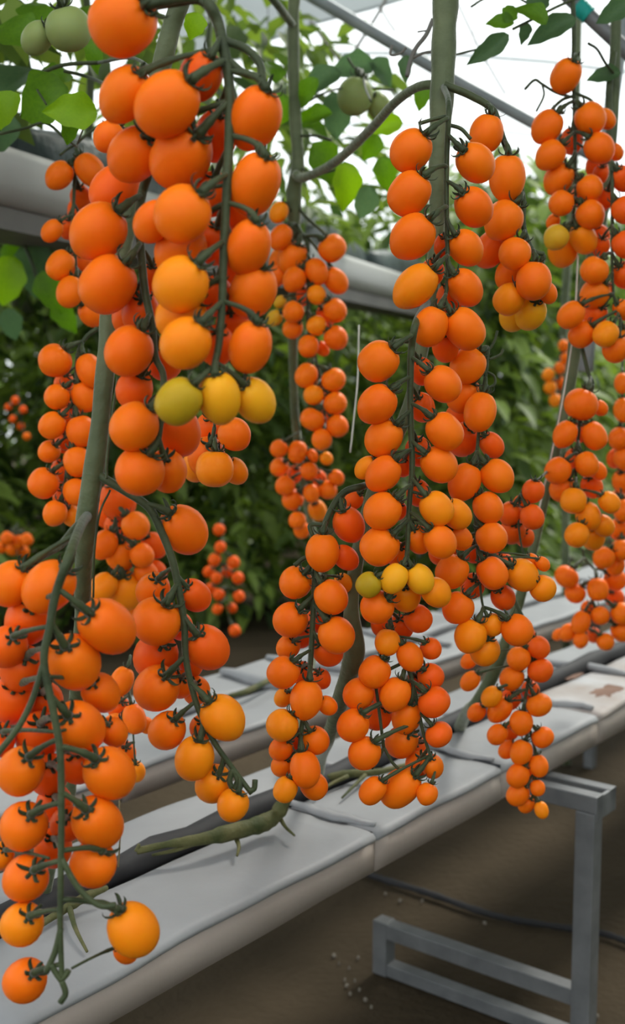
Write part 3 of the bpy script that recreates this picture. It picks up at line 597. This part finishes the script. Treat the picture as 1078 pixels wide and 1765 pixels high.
T('big cluster filling the lower left corner with its bare stalk tip hanging over the bench', .86,
  [(150, 890, .96), (140, 905, .88), (120, 955), (96, 1025), (86, 1080), (76, 1140), (92, 1225), (104, 1300), (106, 1400), (105, 1500), (104, 1600), (107, 1692)],
  '''84 1012 80 100 0 o; 20 1006 70 82 1 o; 185 1080 84 86 0 o; 128 1141 86 88 0 o; 136 1254 82 86 0 o; 48 1070 76 76 2 r; 12 1115 66 66 1 r; 38 1152 74 74 2 r; 22 1206 74 74 2 r; 74 1210 66 70 3 r; 66 1268 74 70 3 r; 174 1194 60 72 2 o; -4 1276 56 60 2 r;
  36 1329 76 90 0 o; 189 1333 82 78 0 o; 41 1424 78 82 0 o; 168 1418 80 80 0 o; 116 1420 56 70 2 r; 44 1514 74 72 0 o; 161 1489 76 60 0 o 40; 38 1593 70 78 0 a; 43 1690 70 82 0 o; 230 1602 82 94 0 a -35; 217 1640 38 52 2 o; 0 1476 44 72 2 a; 84 1335 64 70 3 r; 94 1385 60 66 3 r; 134 1316 64 64 2 r; 92 1462 62 70 3 r; 196 1262 44 56 2 o''', rw=18, rdz=-0.040,
  extra=[[(76, 1140), (58, 1200), (34, 1250), (2, 1292), (-20, 1320)], [(106, 1480), (135, 1530), (170, 1560), (200, 1560)], [(105, 1600), (95, 1640), (80, 1675)], [(106, 1690), (97, 1678), (88, 1662)], [(106, 1688), (114, 1680), (118, 1672)], [(106, 1690), (113, 1712), (104, 1728)]])
T('narrow back cluster of small tomatoes in two rows right of the largest cluster', 1.8, [(508, 380, 1.815), (518, 400), (530, 420), (532, 480), (532, 560), (545, 622), (556, 670), (560, 730), (553, 765)],
  '''481 366 30 37 0 a; 484 409 35 48 0 o; 505 445 50 50 0 o; 486 450 42 44 2 o; 573 428 47 42 0 o; 546 468 37 46 0 o; 579 484 37 48 0 o; 508 481 38 42 0 o; 478 476 30 46 1 o; 546 508 31 33 0 a; 578 535 38 40 0 o; 506 537 35 36 0 o; 505 566 33 34 1 o; 546 561 34 31 0 a; 579 582 39 39 0 o; 532 597 34 36 0 o; 556 601 22 30 1 o; 528 647 37 42 0 o; 575 655 41 38 0 o; 541 681 34 33 0 a; 578 695 39 38 0 o; 539 723 41 34 0 o; 582 734 36 38 0 o; 555 757 34 35 0 o; 483 520 19 30 1 l; 474 548 25 29 1 l; 520 510 30 40 2 r; 562 545 30 40 2 r; 558 670 28 36 2 r; 562 720 26 30 2 r''', rw=9,
  extra=[[(510, 330), (518, 362), (548, 392), (570, 408)], [(528, 405), (548, 430), (574, 462)]])
T('tiny tomatoes in a loose cluster just left of centre', 1.95, [(508, 690, 1.94), (516, 735), (525, 790), (528, 830), (518, 870), (514, 900)],
  '''481 773 29 30 0 o; 513 779 31 37 0 o; 539 785 17 25 0 o; 563 790 21 23 0 a; 482 805 30 31 1 o; 533 812 29 30 0 o; 580 823 25 27 0 o; 492 837 32 34 0 o; 565 844 31 31 0 o; 537 850 27 31 0 o; 505 861 35 35 0 o; 513 897 29 29 0 o; 520 913 27 30 0 o; 548 880 30 36 2 a; 508 818 26 30 2 r; 550 825 26 30 2 r''', rw=4)
T('tall cluster left of centre whose lowest tomatoes hang above the pruned stalk', 1.12, [(646, 832, 1.2), (626, 838), (592, 850), (566, 890), (548, 950), (541, 1040), (537, 1120), (533, 1170), (522, 1240), (516, 1300), (512, 1345)],
  '''602 904 52 60 1 r; 556 951 56 62 0 o; 596 961 38 52 1 r; 510 1004 54 48 1 o; 571 1029 54 60 0 o; 501 1068 58 58 1 o; 580 1095 60 62 0 o; 610 862 30 34 2 r; 565 1122 48 52 1 r; 488 1159 52 52 0 o; 528 1205 54 64 0 o; 554 1170 32 52 2 r; 565 1216 30 36 1 o; 489 1202 30 36 2 a; 487 1250 53 53 0 a; 544 1276 46 48 1 o; 485 1290 38 44 1 o; 487 1319 36 42 1 o; 492 1361 39 43 0 a; 526 1326 50 62 0 o; 541 1354 44 48 1 o; 497 1115 38 40 2 o; 520 1095 40 46 2 r; 508 1275 40 46 2 r; 520 1160 36 46 3 r; 592 1005 30 60 3 a; 545 1070 36 50 3 r''', rw=13,
  extra=[[(560, 905), (535, 905), (540, 925)], [(545, 958), (525, 962), (508, 975)]])
T('upper right-of-centre cluster with tomatoes paired on both sides of the thickest vine', 1.1, [(765, 150, 1.21), (774, 180), (771, 260), (770, 340), (772, 440), (770, 500), (760, 535)],
  '''709 260 66 72 0 o; 706 334 66 74 0 o; 712 407 70 78 0 o; 717 493 62 84 0 a; 820 281 60 68 1 o; 817 357 60 68 1 o; 803 427 54 62 1 o; 802 496 54 66 1 o; 742 563 57 68 0 o; 802 567 61 72 0 o; 766 424 34 50 2 r; 776 514 44 50 2 r; 768 598 44 44 2 r; 745 470 40 50 3 r''', rw=11,
  extra=[[(773, 200), (750, 205), (722, 213)], [(773, 215), (795, 222), (812, 240)]])
T('smaller cluster curving out right of the thickest vine with amber tomatoes at the bottom', 1.2, [(766, 146), (812, 165), (850, 190), (866, 235), (888, 290), (902, 340), (903, 390), (918, 430), (938, 438)],
  '''839 230 55 62 0 o; 875 306 60 74 0 o; 869 379 62 66 0 o; 846 430 52 56 2 r; 888 437 53 53 0 o; 920 484 58 64 0 o; 945 505 30 44 1 o; 880 472 48 54 2 o; 878 516 50 52 1 a; 915 540 50 38 2 y; 888 541 50 38 2 y; 905 505 40 44 2 a''', rw=14)
T('long centre cluster with a lime and two yellow tomatoes at its tip', 1.08, [(738, 520, 1.23), (718, 555), (710, 600), (708, 650), (708, 720), (711, 800), (706, 870), (703, 940), (700, 985)],
  '''653 623 65 67 0 o; 651 696 61 68 0 o; 662 755 59 67 0 o; 661 816 54 63 0 o; 632 806 34 60 1 a; 660 881 61 65 0 o; 655 942 63 64 0 o; 764 662 57 65 0 o; 767 744 57 65 0 o; 757 801 57 65 0 o; 753 877 53 59 0 a; 787 886 46 54 1 a; 727 640 40 56 2 r; 727 702 44 60 2 r; 722 778 44 56 2 r; 696 803 34 60 2 r; 722 850 40 60 2 r;
  722 930 42 62 1 o; 759 934 52 58 0 o; 792 926 38 48 2 o; 636 1008 42 42 0 g; 680 997 43 53 0 y; 724 998 45 53 0 y; 752 1021 47 54 1 a; 651 1046 56 54 1 o; 700 1026 50 54 2 a; 686 880 30 60 3 r; 685 955 36 50 2 o''', rw=14,
  extra=[[(708, 588), (690, 588), (670, 592)]])
T('cluster pressed against the right side of the long centre cluster', 1.16, [(842, 600), (836, 660), (828, 720), (822, 790), (818, 860), (822, 930), (826, 985), (832, 1040), (842, 1070)],
  '''807 630 57 63 0 o; 799 681 52 58 1 o; 828 710 53 67 0 o; 800 757 52 60 2 r; 801 830 53 63 0 o; 848 767 38 58 1 r; 857 820 53 57 0 o; 842 875 49 55 0 o; 848 926 51 53 0 o; 780 985 53 56 0 o; 849 988 49 55 0 o; 790 1047 53 52 0 o; 812 1096 53 55 0 a; 836 1121 50 46 0 a; 849 1077 37 37 0 a; 868 975 40 46 2 r; 764 950 44 46 2 r; 815 1010 40 46 2 r; 900 991 52 58 1 a; 936 1014 44 32 1 a; 918 968 24 30 1 o; 936 972 22 28 1 o; 892 1086 52 54 0 o; 868 1030 40 44 2 r; 818 950 36 40 2 r; 790 720 44 60 3 r''', rw=7, extra=[[(840, 608), (852, 590), (858, 570)], [(838, 640), (852, 648), (853, 662), (840, 668), (836, 655)], [(842, 620), (862, 612), (868, 602)]])
T('small red-orange cluster right of the long centre cluster', 1.32, [(948, 808, 1.57), (930, 825), (905, 838), (895, 870), (896, 920), (905, 965)],
  '''920 846 37 39 0 r; 918 891 39 43 0 r; 880 885 38 40 1 r; 884 915 42 46 1 r; 905 926 32 40 1 r; 900 870 30 30 2 r''', rw=5)
T('slim tapering cluster whose tip hangs lowest in front of the bench corner', 1.42, [(880, 1022), (892, 1045), (908, 1080), (918, 1115), (912, 1170), (905, 1225), (922, 1290), (921, 1350), (926, 1395)],
  '''929 1116 37 39 0 r; 932 1155 43 34 0 r; 895 1135 39 40 0 o; 883 1169 38 43 0 o; 848 1201 32 38 0 a; 862 1223 37 47 0 o; 930 1215 43 37 0 o; 899 1245 39 41 0 o; 858 1266 32 37 0 o; 936 1271 37 32 0 o; 899 1296 37 41 0 o; 876 1292 28 36 1 o; 893 1337 37 41 0 o; 929 1320 32 37 0 o; 893 1369 35 40 0 o; 908 1386 27 33 1 o; 927 1358 25 27 0 o; 934 1396 23 29 0 a; 809 1139 25 34 1 o; 811 1174 29 39 0 o; 822 1228 28 34 1 o; 880 1205 34 40 2 r; 915 1190 30 40 2 r; 905 1100 40 50 2 r; 880 1260 30 40 2 r; 912 1330 26 36 2 r''', rw=8)
T('bushy cluster low at centre hanging over the white bench edge', 1.13, [(668, 1050), (682, 1105), (706, 1158), (718, 1205), (727, 1250), (738, 1290), (752, 1322)],
  '''668 1107 42 45 0 a; 707 1132 42 51 0 o; 646 1158 51 53 0 o; 619 1196 51 55 0 o; 682 1196 50 56 0 o; 609 1250 52 56 0 o; 701 1236 48 62 1 o; 651 1234 46 50 2 r; 693 1278 52 54 1 o; 629 1298 53 55 0 o; 643 1363 40 50 0 o; 690 1358 58 76 0 o; 737 1368 35 36 0 o; 746 1321 36 40 1 o; 722 1318 44 60 2 o; 749 1210 54 42 0 r; 743 1166 44 38 1 r; 743 1118 36 34 1 r; 721 1066 46 42 1 r; 757 1266 46 38 0 r; 693 1080 38 42 2 r; 660 1075 40 44 2 r; 720 1175 36 46 2 r; 715 1290 40 50 2 r; 660 1195 36 40 2 r''', rw=9,
  extra=[[(646, 1165), (652, 1210), (657, 1250), (662, 1290)], [(662, 1288), (652, 1310), (641, 1325)], [(662, 1288), (675, 1312), (688, 1326)]])
T('top right cluster hanging below a single tomato, with a lime one at its tip', 1.5, [(987, -15), (990, 60), (989, 110), (990, 160), (992, 260), (993, 330), (986, 390)],
  '''976 131 48 53 0 o 25; 944 218 49 55 0 o; 1018 204 51 53 0 o; 1045 205 30 52 1 o; 950 267 46 51 0 o; 1033 255 49 51 0 o; 986 243 38 46 2 r; 1062 262 24 36 2 o; 964 308 47 51 0 o; 1017 324 43 43 0 o; 1030 290 36 36 2 r; 968 350 41 42 0 o; 1018 369 47 47 0 o; 960 409 41 41 0 l; 1006 411 43 51 0 a; 972 430 50 40 2 a; 954 382 22 28 2 o; 1035 345 34 46 3 r; 1000 340 30 40 3 r; 1036 405 30 44 2 r''', rw=9,
  extra=[[(990, 165), (970, 172), (952, 188)], [(991, 160), (1015, 170), (1024, 178)]])
T('cluster at the right edge below the lime-tipped top one', 1.47, [(1056, 280), (1056, 330), (1056, 400), (1056, 470), (1060, 520), (1070, 548)],
  '''1025 466 47 45 0 o; 1026 506 47 47 0 o; 985 543 41 49 0 o; 1025 544 40 42 1 r; 1045 576 41 43 0 a; 1004 576 42 45 1 o; 1062 601 44 32 1 o; 1074 308 38 44 1 r; 1078 362 44 46 0 r; 1078 422 42 46 0 r; 1078 474 42 44 1 r; 1036 424 30 44 2 r; 1046 342 28 40 2 r; 1074 534 30 42 1 o; 1078 578 34 40 1 a; 1036 300 26 36 3 r; 1046 500 24 40 3 r''', rw=7)
T('mid-height right cluster with a golden tapered tip', 1.5, [(1003, 596), (1014, 640), (1022, 668), (1002, 715), (996, 780), (994, 830), (1010, 870)],
  '''1002 697 56 52 0 o; 1035 703 24 32 1 o; 975 748 38 46 0 o; 1025 751 40 48 0 o; 962 811 43 46 0 o; 1012 800 39 43 0 o; 1031 811 28 38 1 o; 970 842 42 44 1 o; 989 863 43 42 0 a; 1021 838 36 42 2 r; 1051 866 33 38 0 a; 1015 889 41 47 0 a; 1041 906 34 40 0 a; 995 922 40 42 0 a; 1022 925 40 40 2 a; 1000 745 30 40 2 r; 990 790 30 40 2 r''', rw=8)
T('little tomatoes low at the right edge above the far benches', 1.9, [(1004, 945), (1010, 965), (1030, 990), (1022, 1030), (1010, 1060), (1012, 1095)],
  '''977 994 41 35 0 o; 992 1022 35 33 0 o; 1031 1016 35 38 0 o; 1013 1048 22 24 1 o; 1002 1073 31 41 0 o; 1035 1061 31 31 0 o; 979 1090 26 31 0 o; 1002 1103 25 27 0 o; 1044 1106 29 28 0 o; 963 1094 18 22 1 o; 1061 999 37 38 1 o; 1073 1058 37 38 0 o; 1072 1088 35 36 0 o; 1024 1095 24 26 2 r; 1060 1030 32 34 2 r''', rw=5)
T('blurred cluster cut off by the right edge at mid height', 1.85, [(1074, 620), (1072, 700), (1070, 800), (1072, 900), (1070, 980)],
  '''1073 660 26 36 0 o; 1074 706 30 40 0 o; 1068 756 36 38 0 o; 1076 790 34 38 0 o; 1062 790 30 36 1 r; 1074 830 34 38 1 o; 1066 862 30 34 2 o; 1076 880 36 38 0 o; 1068 912 34 36 1 o; 1042 961 36 36 0 o; 1072 948 36 36 0 o; 1062 975 30 34 1 o''', rw=5)
T('far blurred column of tomatoes beside the slender right vine', 3.0, [(970, 580), (962, 640), (958, 700)],
  '''972 596 18 20 0 o; 976 618 18 20 0 o; 966 634 18 20 0 o; 946 646 20 22 0 a; 949 668 21 22 0 a; 966 660 18 20 1 o; 957 690 20 22 0 a; 970 684 17 20 1 o''', rw=3)
T('far dim cluster of tiny tomatoes above the second bench', 3.0, [(384, 895), (388, 960), (392, 1020), (396, 1075)],
  '''380 943 19 20 0 r; 370 965 20 21 0 r; 403 969 20 21 0 r; 410 996 20 21 0 r; 373 996 19 20 0 r; 412 1028 19 20 0 r; 377 1025 20 20 0 r; 375 1050 17 18 0 r; 400 1048 16 18 1 r; 405 1087 19 20 0 r; 378 913 20 20 0 r; 392 985 18 20 1 r; 360 985 18 20 1 r; 362 1015 18 20 1 r''', rw=3)
T('pair of unripe green tomatoes at the top left among the leaves', 1.3, [(112, -30), (110, -5), (100, 8)],
  '''118 50 76 66 0 p; 64 66 48 72 1 p''', rw=7)
T('unripe green tomatoes hanging in the leaves at top centre', 1.9, [(600, 100), (612, 118), (630, 128)],
  '''612 166 58 62 0 p; 655 185 40 46 1 p''', rw=5)
T('far cluster blurred low behind the leftmost vine', 2.8, [(30, 900), (28, 935), (30, 960)],
  '''12 928 22 24 0 o; 30 934 22 24 0 o; 46 930 20 22 0 o; 22 946 22 22 1 o; 40 950 20 22 1 o; 2 944 20 22 1 o''', rw=3)

T('faint far specks of tomatoes in the dark leaves at mid left', 3.6, [(30, 660), (34, 700), (40, 750)],
  '''46 752 13 13 0 o; 26 690 13 14 0 r; 40 706 13 14 0 r; 22 722 12 13 0 r; 36 735 12 13 1 r; 14 702 12 13 1 r''', rw=3)

# place: front ones first, push anything that would intersect further back
LAY = [-0.012, 0.006, 0.030, 0.052]
allt = []
for ti, tr in enumerate(TR):
    for k, s in enumerate(tr['toms']):
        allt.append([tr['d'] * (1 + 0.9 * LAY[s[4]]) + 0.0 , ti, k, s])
allt.sort(key=lambda a: a[0])
placed = []; PX = np.zeros((0, 3)); PR = np.zeros(0)
for a in allt:
    d, ti, k, s = a; x, y, w, h = s[0], s[1], s[2] * 1.06, s[3] * 1.06
    for it in range(60):
        c = np.array(P(x, y, d)); r = (w * 0.62 + h * 0.38) / 2 * d / FPX
        if len(PR) == 0: break
        gap = np.linalg.norm(PX - c, axis=1) - (PR + r) * 0.93
        if gap.min() >= 0: break
        d += 0.0025
    PX = np.vstack([PX, c]); PR = np.append(PR, r); placed.append((ti, k, s, d))
byt = {}
for p in placed: byt.setdefault(p[0], []).append(p)

def place_truss(ti, tr):
    d0 = tr['d'] + tr['rdz']
    q, rad = pix_tube(tr['rachis'], tr['rw'], 6, d=d0)
    n = len(q); rad = [r * (1.0 - 0.45 * i / n) for i, r in enumerate(rad)]
    e = thing('tomato_truss', q[0], tr['label'], 'tomato cluster', 'hanging tomato clusters')
    inv = Matrix.Translation(-e.location)
    mb = MB(); mb.tube(q, rad, 10); mb.obj('rachis', M_STEM, e)
    for ex in tr['extra']:
        q2, r2 = pix_tube(ex, tr['rw'] * 0.62, 5, d=d0); mb = MB(); mb.tube(q2, r2, 8); mb.obj('side_stalk', M_STEM, e)
    Q = np.array([tuple(v) for v in q])
    for (_, k, s, d) in byt[ti]:
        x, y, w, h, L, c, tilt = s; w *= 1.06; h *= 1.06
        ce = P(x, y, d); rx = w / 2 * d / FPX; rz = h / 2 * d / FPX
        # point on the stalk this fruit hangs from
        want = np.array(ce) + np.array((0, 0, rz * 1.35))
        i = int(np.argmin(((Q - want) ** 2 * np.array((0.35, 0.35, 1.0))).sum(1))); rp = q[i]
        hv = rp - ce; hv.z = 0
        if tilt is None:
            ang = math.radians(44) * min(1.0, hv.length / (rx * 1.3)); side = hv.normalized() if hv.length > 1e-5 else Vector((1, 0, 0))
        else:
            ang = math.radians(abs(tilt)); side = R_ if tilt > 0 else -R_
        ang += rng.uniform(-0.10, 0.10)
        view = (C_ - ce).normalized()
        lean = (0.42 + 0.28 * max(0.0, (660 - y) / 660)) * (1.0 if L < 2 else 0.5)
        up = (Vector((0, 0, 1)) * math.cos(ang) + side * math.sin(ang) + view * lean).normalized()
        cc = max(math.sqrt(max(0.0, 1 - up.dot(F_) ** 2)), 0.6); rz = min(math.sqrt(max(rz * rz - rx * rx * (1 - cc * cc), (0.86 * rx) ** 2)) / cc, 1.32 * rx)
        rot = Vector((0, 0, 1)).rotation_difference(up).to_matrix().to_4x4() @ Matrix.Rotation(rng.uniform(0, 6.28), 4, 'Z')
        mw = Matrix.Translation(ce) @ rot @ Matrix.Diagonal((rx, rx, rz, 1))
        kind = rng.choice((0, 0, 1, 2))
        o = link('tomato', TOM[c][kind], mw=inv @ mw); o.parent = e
        cal = link('calyx', rng.choice(CAL)); cal.parent = o
        sr = rx / rz
        cal.matrix_local = Matrix.Translation((0, 0, 0.90)) @ Matrix.Rotation(rng.uniform(0, 6.28), 4, 'Z') @ Matrix.Diagonal((0.95, 0.95, 0.95 * sr, 1))
        # pedicel: leaves the stalk a little higher up and comes down to the calyx
        top = ce + up * rz * 0.93
        want = np.array(top) + np.array((0, 0, rz * 0.75))
        i = int(np.argmin(((Q - want) ** 2 * np.array((0.35, 0.35, 1.0))).sum(1))); rp = q[i]
        dist = (rp - top).length
        if dist > rx * 6.0:
            rp = top + (rp - top) * (rx * 6.0 / dist)
        ctl = top + up * min(dist * 0.40, rz * 0.45) + (rp - top) * 0.22
        kn = 8; pts = [rp * (1 - t) ** 2 + ctl * (2 * t * (1 - t)) + top * t * t for t in (j / kn for j in range(kn + 1))]
        pr = [rx * (0.115 + 0.10 * (j / kn) ** 3 + (0.035 if j == 5 else 0)) for j in range(kn + 1)]
        mb = MB(); mb.tube(pts, pr, 7); mb.obj('pedicel', M_STEM, e)
    return e
for ti, tr in enumerate(TR): place_truss(ti, tr)

# ------------------------------------------------------------------ rows of leafy plants behind
def foliage_mesh(seed, z0, z1, rad, count, size):
    r = random.Random(seed); V = []; Fc = []
    for _ in range(count):
        z = r.uniform(z0, z1); a = r.uniform(0, 6.283); rr = rad * math.sqrt(r.random()) * (0.75 + 0.35 * math.sin(z * 7 + seed))
        c = Vector((math.cos(a) * rr, math.sin(a) * rr, z)); L = size * r.uniform(0.6, 1.3); W = L * r.uniform(0.35, 0.55)
        yv = Vector((math.cos(a) + r.uniform(-.8, .8), math.sin(a) + r.uniform(-.8, .8), r.uniform(-1.2, 0.4))).normalized()
        xv = yv.cross(Vector((r.uniform(-.5, .5), r.uniform(-.5, .5), 1))).normalized(); zv = xv.cross(yv)
        b = len(V)
        for (sx, sy, sz) in [(0, 0, 0), (-.42, .3, .06), (0, .35, -.03), (.42, .3, .06), (-.34, .65, 0), (0, .7, -.10), (.34, .65, 0), (0, 1, -.22)]:
            V.append(tuple(c + xv * (sx * W) + yv * (sy * L) + zv * (sz * L)))
        Fc += [tuple(b + i for i in f) for f in ((0, 2, 1), (0, 3, 2), (1, 2, 5, 4), (2, 3, 6, 5), (4, 5, 7), (5, 6, 7))]
    mb = MB(); mb.v = V; mb.f = Fc; return mb.mesh('foliage', M_FOL)
FULL = [foliage_mesh(s, 0.08, 2.05, 0.45, 1000, 0.15) for s in (11, 12, 13)]
UPPER = [foliage_mesh(s, 1.38, 2.0, 0.30, 190, 0.10) for s in (21, 22, 23)]
mb = MB(); mb.tube([(0, 0, 0), (0.02, 0.01, 0.6), (-0.02, 0, 1.2), (0.01, 0.02, 2.0)], 0.008, 6); STEM_ME = mb.mesh('stem', M_MAIN)
mb = MB(); mb.tube([(0, 0, GZ + 0.08), (0.02, 0.01, 1.6), (-0.02, 0, 1.8), (0.01, 0.02, 2.0)], 0.008, 6); STEM_UP = mb.mesh('stem', M_MAIN)
ORD = ['first', 'second', 'third', 'fourth', 'fifth', 'sixth', 'seventh', 'eighth', 'ninth', 'tenth', 'eleventh', 'twelfth', 'thirteenth', 'fourteenth', 'fifteenth', 'sixteenth']
def row_plant(loc, meshes, stem, label, grp, rz, sc=1.0):
    t = thing('row_tomato_plant', loc, label, 'plant', grp); t.rotation_euler.z = rz; t.scale = (sc, sc, sc if stem is STEM_ME else 1.0)
    s = link('stem', stem); s.parent = t
    f = link('foliage', rng.choice(meshes)); f.parent = t; f['kind'] = 'stuff'
def along(anchor, t): return Vector((anchor[0], anchor[1], 0)) + GD * t
for i in range(4):
    row_plant(along((-0.54, 2.0), -0.35 + i * 0.62) + Vector((rng.uniform(-.05, .05), 0, 0)), UPPER, STEM_UP, 'leafy plant growing up out of the nearer hanging gutter, %s from the left' % ORD[i], 'plants in the nearer gutter', rng.uniform(0, 6))
for i in range(12):
    row_plant(along((-0.42, 2.0), 2.9 + i * 0.62) + GN * rng.uniform(-.1, .1), FULL, STEM_ME, 'dark leafy plant, %s from the near end of the right back row' % ORD[i], 'plants in the right back row', rng.uniform(0, 6), rng.uniform(.82, 1.0))
for i in range(16):
    row_plant(along((-1.31, 4.85), -0.9 + i * 0.55) + GN * rng.uniform(-.15, .15), FULL, STEM_ME, 'dark leafy plant, %s from the near end of the left back row' % ORD[i], 'plants in the left back row', rng.uniform(0, 6), rng.uniform(.9, 1.08))
for i in range(10):
    row_plant(along((-3.1, 6.5), -2.0 + i * 0.75), FULL, STEM_ME, 'leafy plant, %s from the near end of the farthest left row' % ORD[i], 'plants in the farthest row', rng.uniform(0, 6), rng.uniform(1.0, 1.2))
for i in range(9):
    row_plant(Vector((-0.5 + i * 0.6, 12.5 + rng.uniform(-.3, .3), 0)), FULL, STEM_ME, 'leafy plant closing off the far aisle end, %s from the left' % ORD[i], 'plants at the far end', rng.uniform(0, 6), rng.uniform(1.0, 1.15))
for i, (x, y) in enumerate(((-0.72, 4.6), (-0.34, 4.9), (0.06, 5.1))):
    row_plant(Vector((x, y, 0)), FULL, STEM_ME, 'dark leafy plant behind the tiny far cluster, %s from the left' % ORD[i], 'plants behind the far cluster', rng.uniform(0, 6), 0.86)
# unseen row added past the right edge of the frame to block low light
for i in range(8):
    row_plant(Vector((1.25, 0.2, 0)) + GD * (-1.6 + i * 0.8) + Vector((0.35, 0, 0)), FULL, STEM_ME, 'leafy plant in the unseen row added at right to block low light, %s from its near end' % ORD[i], 'plants in the added light-blocking row', rng.uniform(0, 6), 0.95)
# bright leaves near the gutter on the left
t = thing('gutter_plant', g1(-0.15, 0, 0.05), 'bright green leaves drooping under the nearer hanging gutter at far left', 'plant')
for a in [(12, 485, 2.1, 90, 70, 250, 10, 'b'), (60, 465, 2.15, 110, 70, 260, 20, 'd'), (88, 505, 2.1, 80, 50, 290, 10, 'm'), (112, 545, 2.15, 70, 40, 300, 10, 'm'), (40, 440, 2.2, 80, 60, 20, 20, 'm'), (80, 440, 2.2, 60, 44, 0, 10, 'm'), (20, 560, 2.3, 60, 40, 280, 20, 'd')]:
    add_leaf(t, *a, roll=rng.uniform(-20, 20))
px_part(t, 'leaf_stalk', [(40, 418, 2.12), (52, 445, 2.1), (62, 475, 2.1), (68, 500, 2.1)], 6, M_STEM)
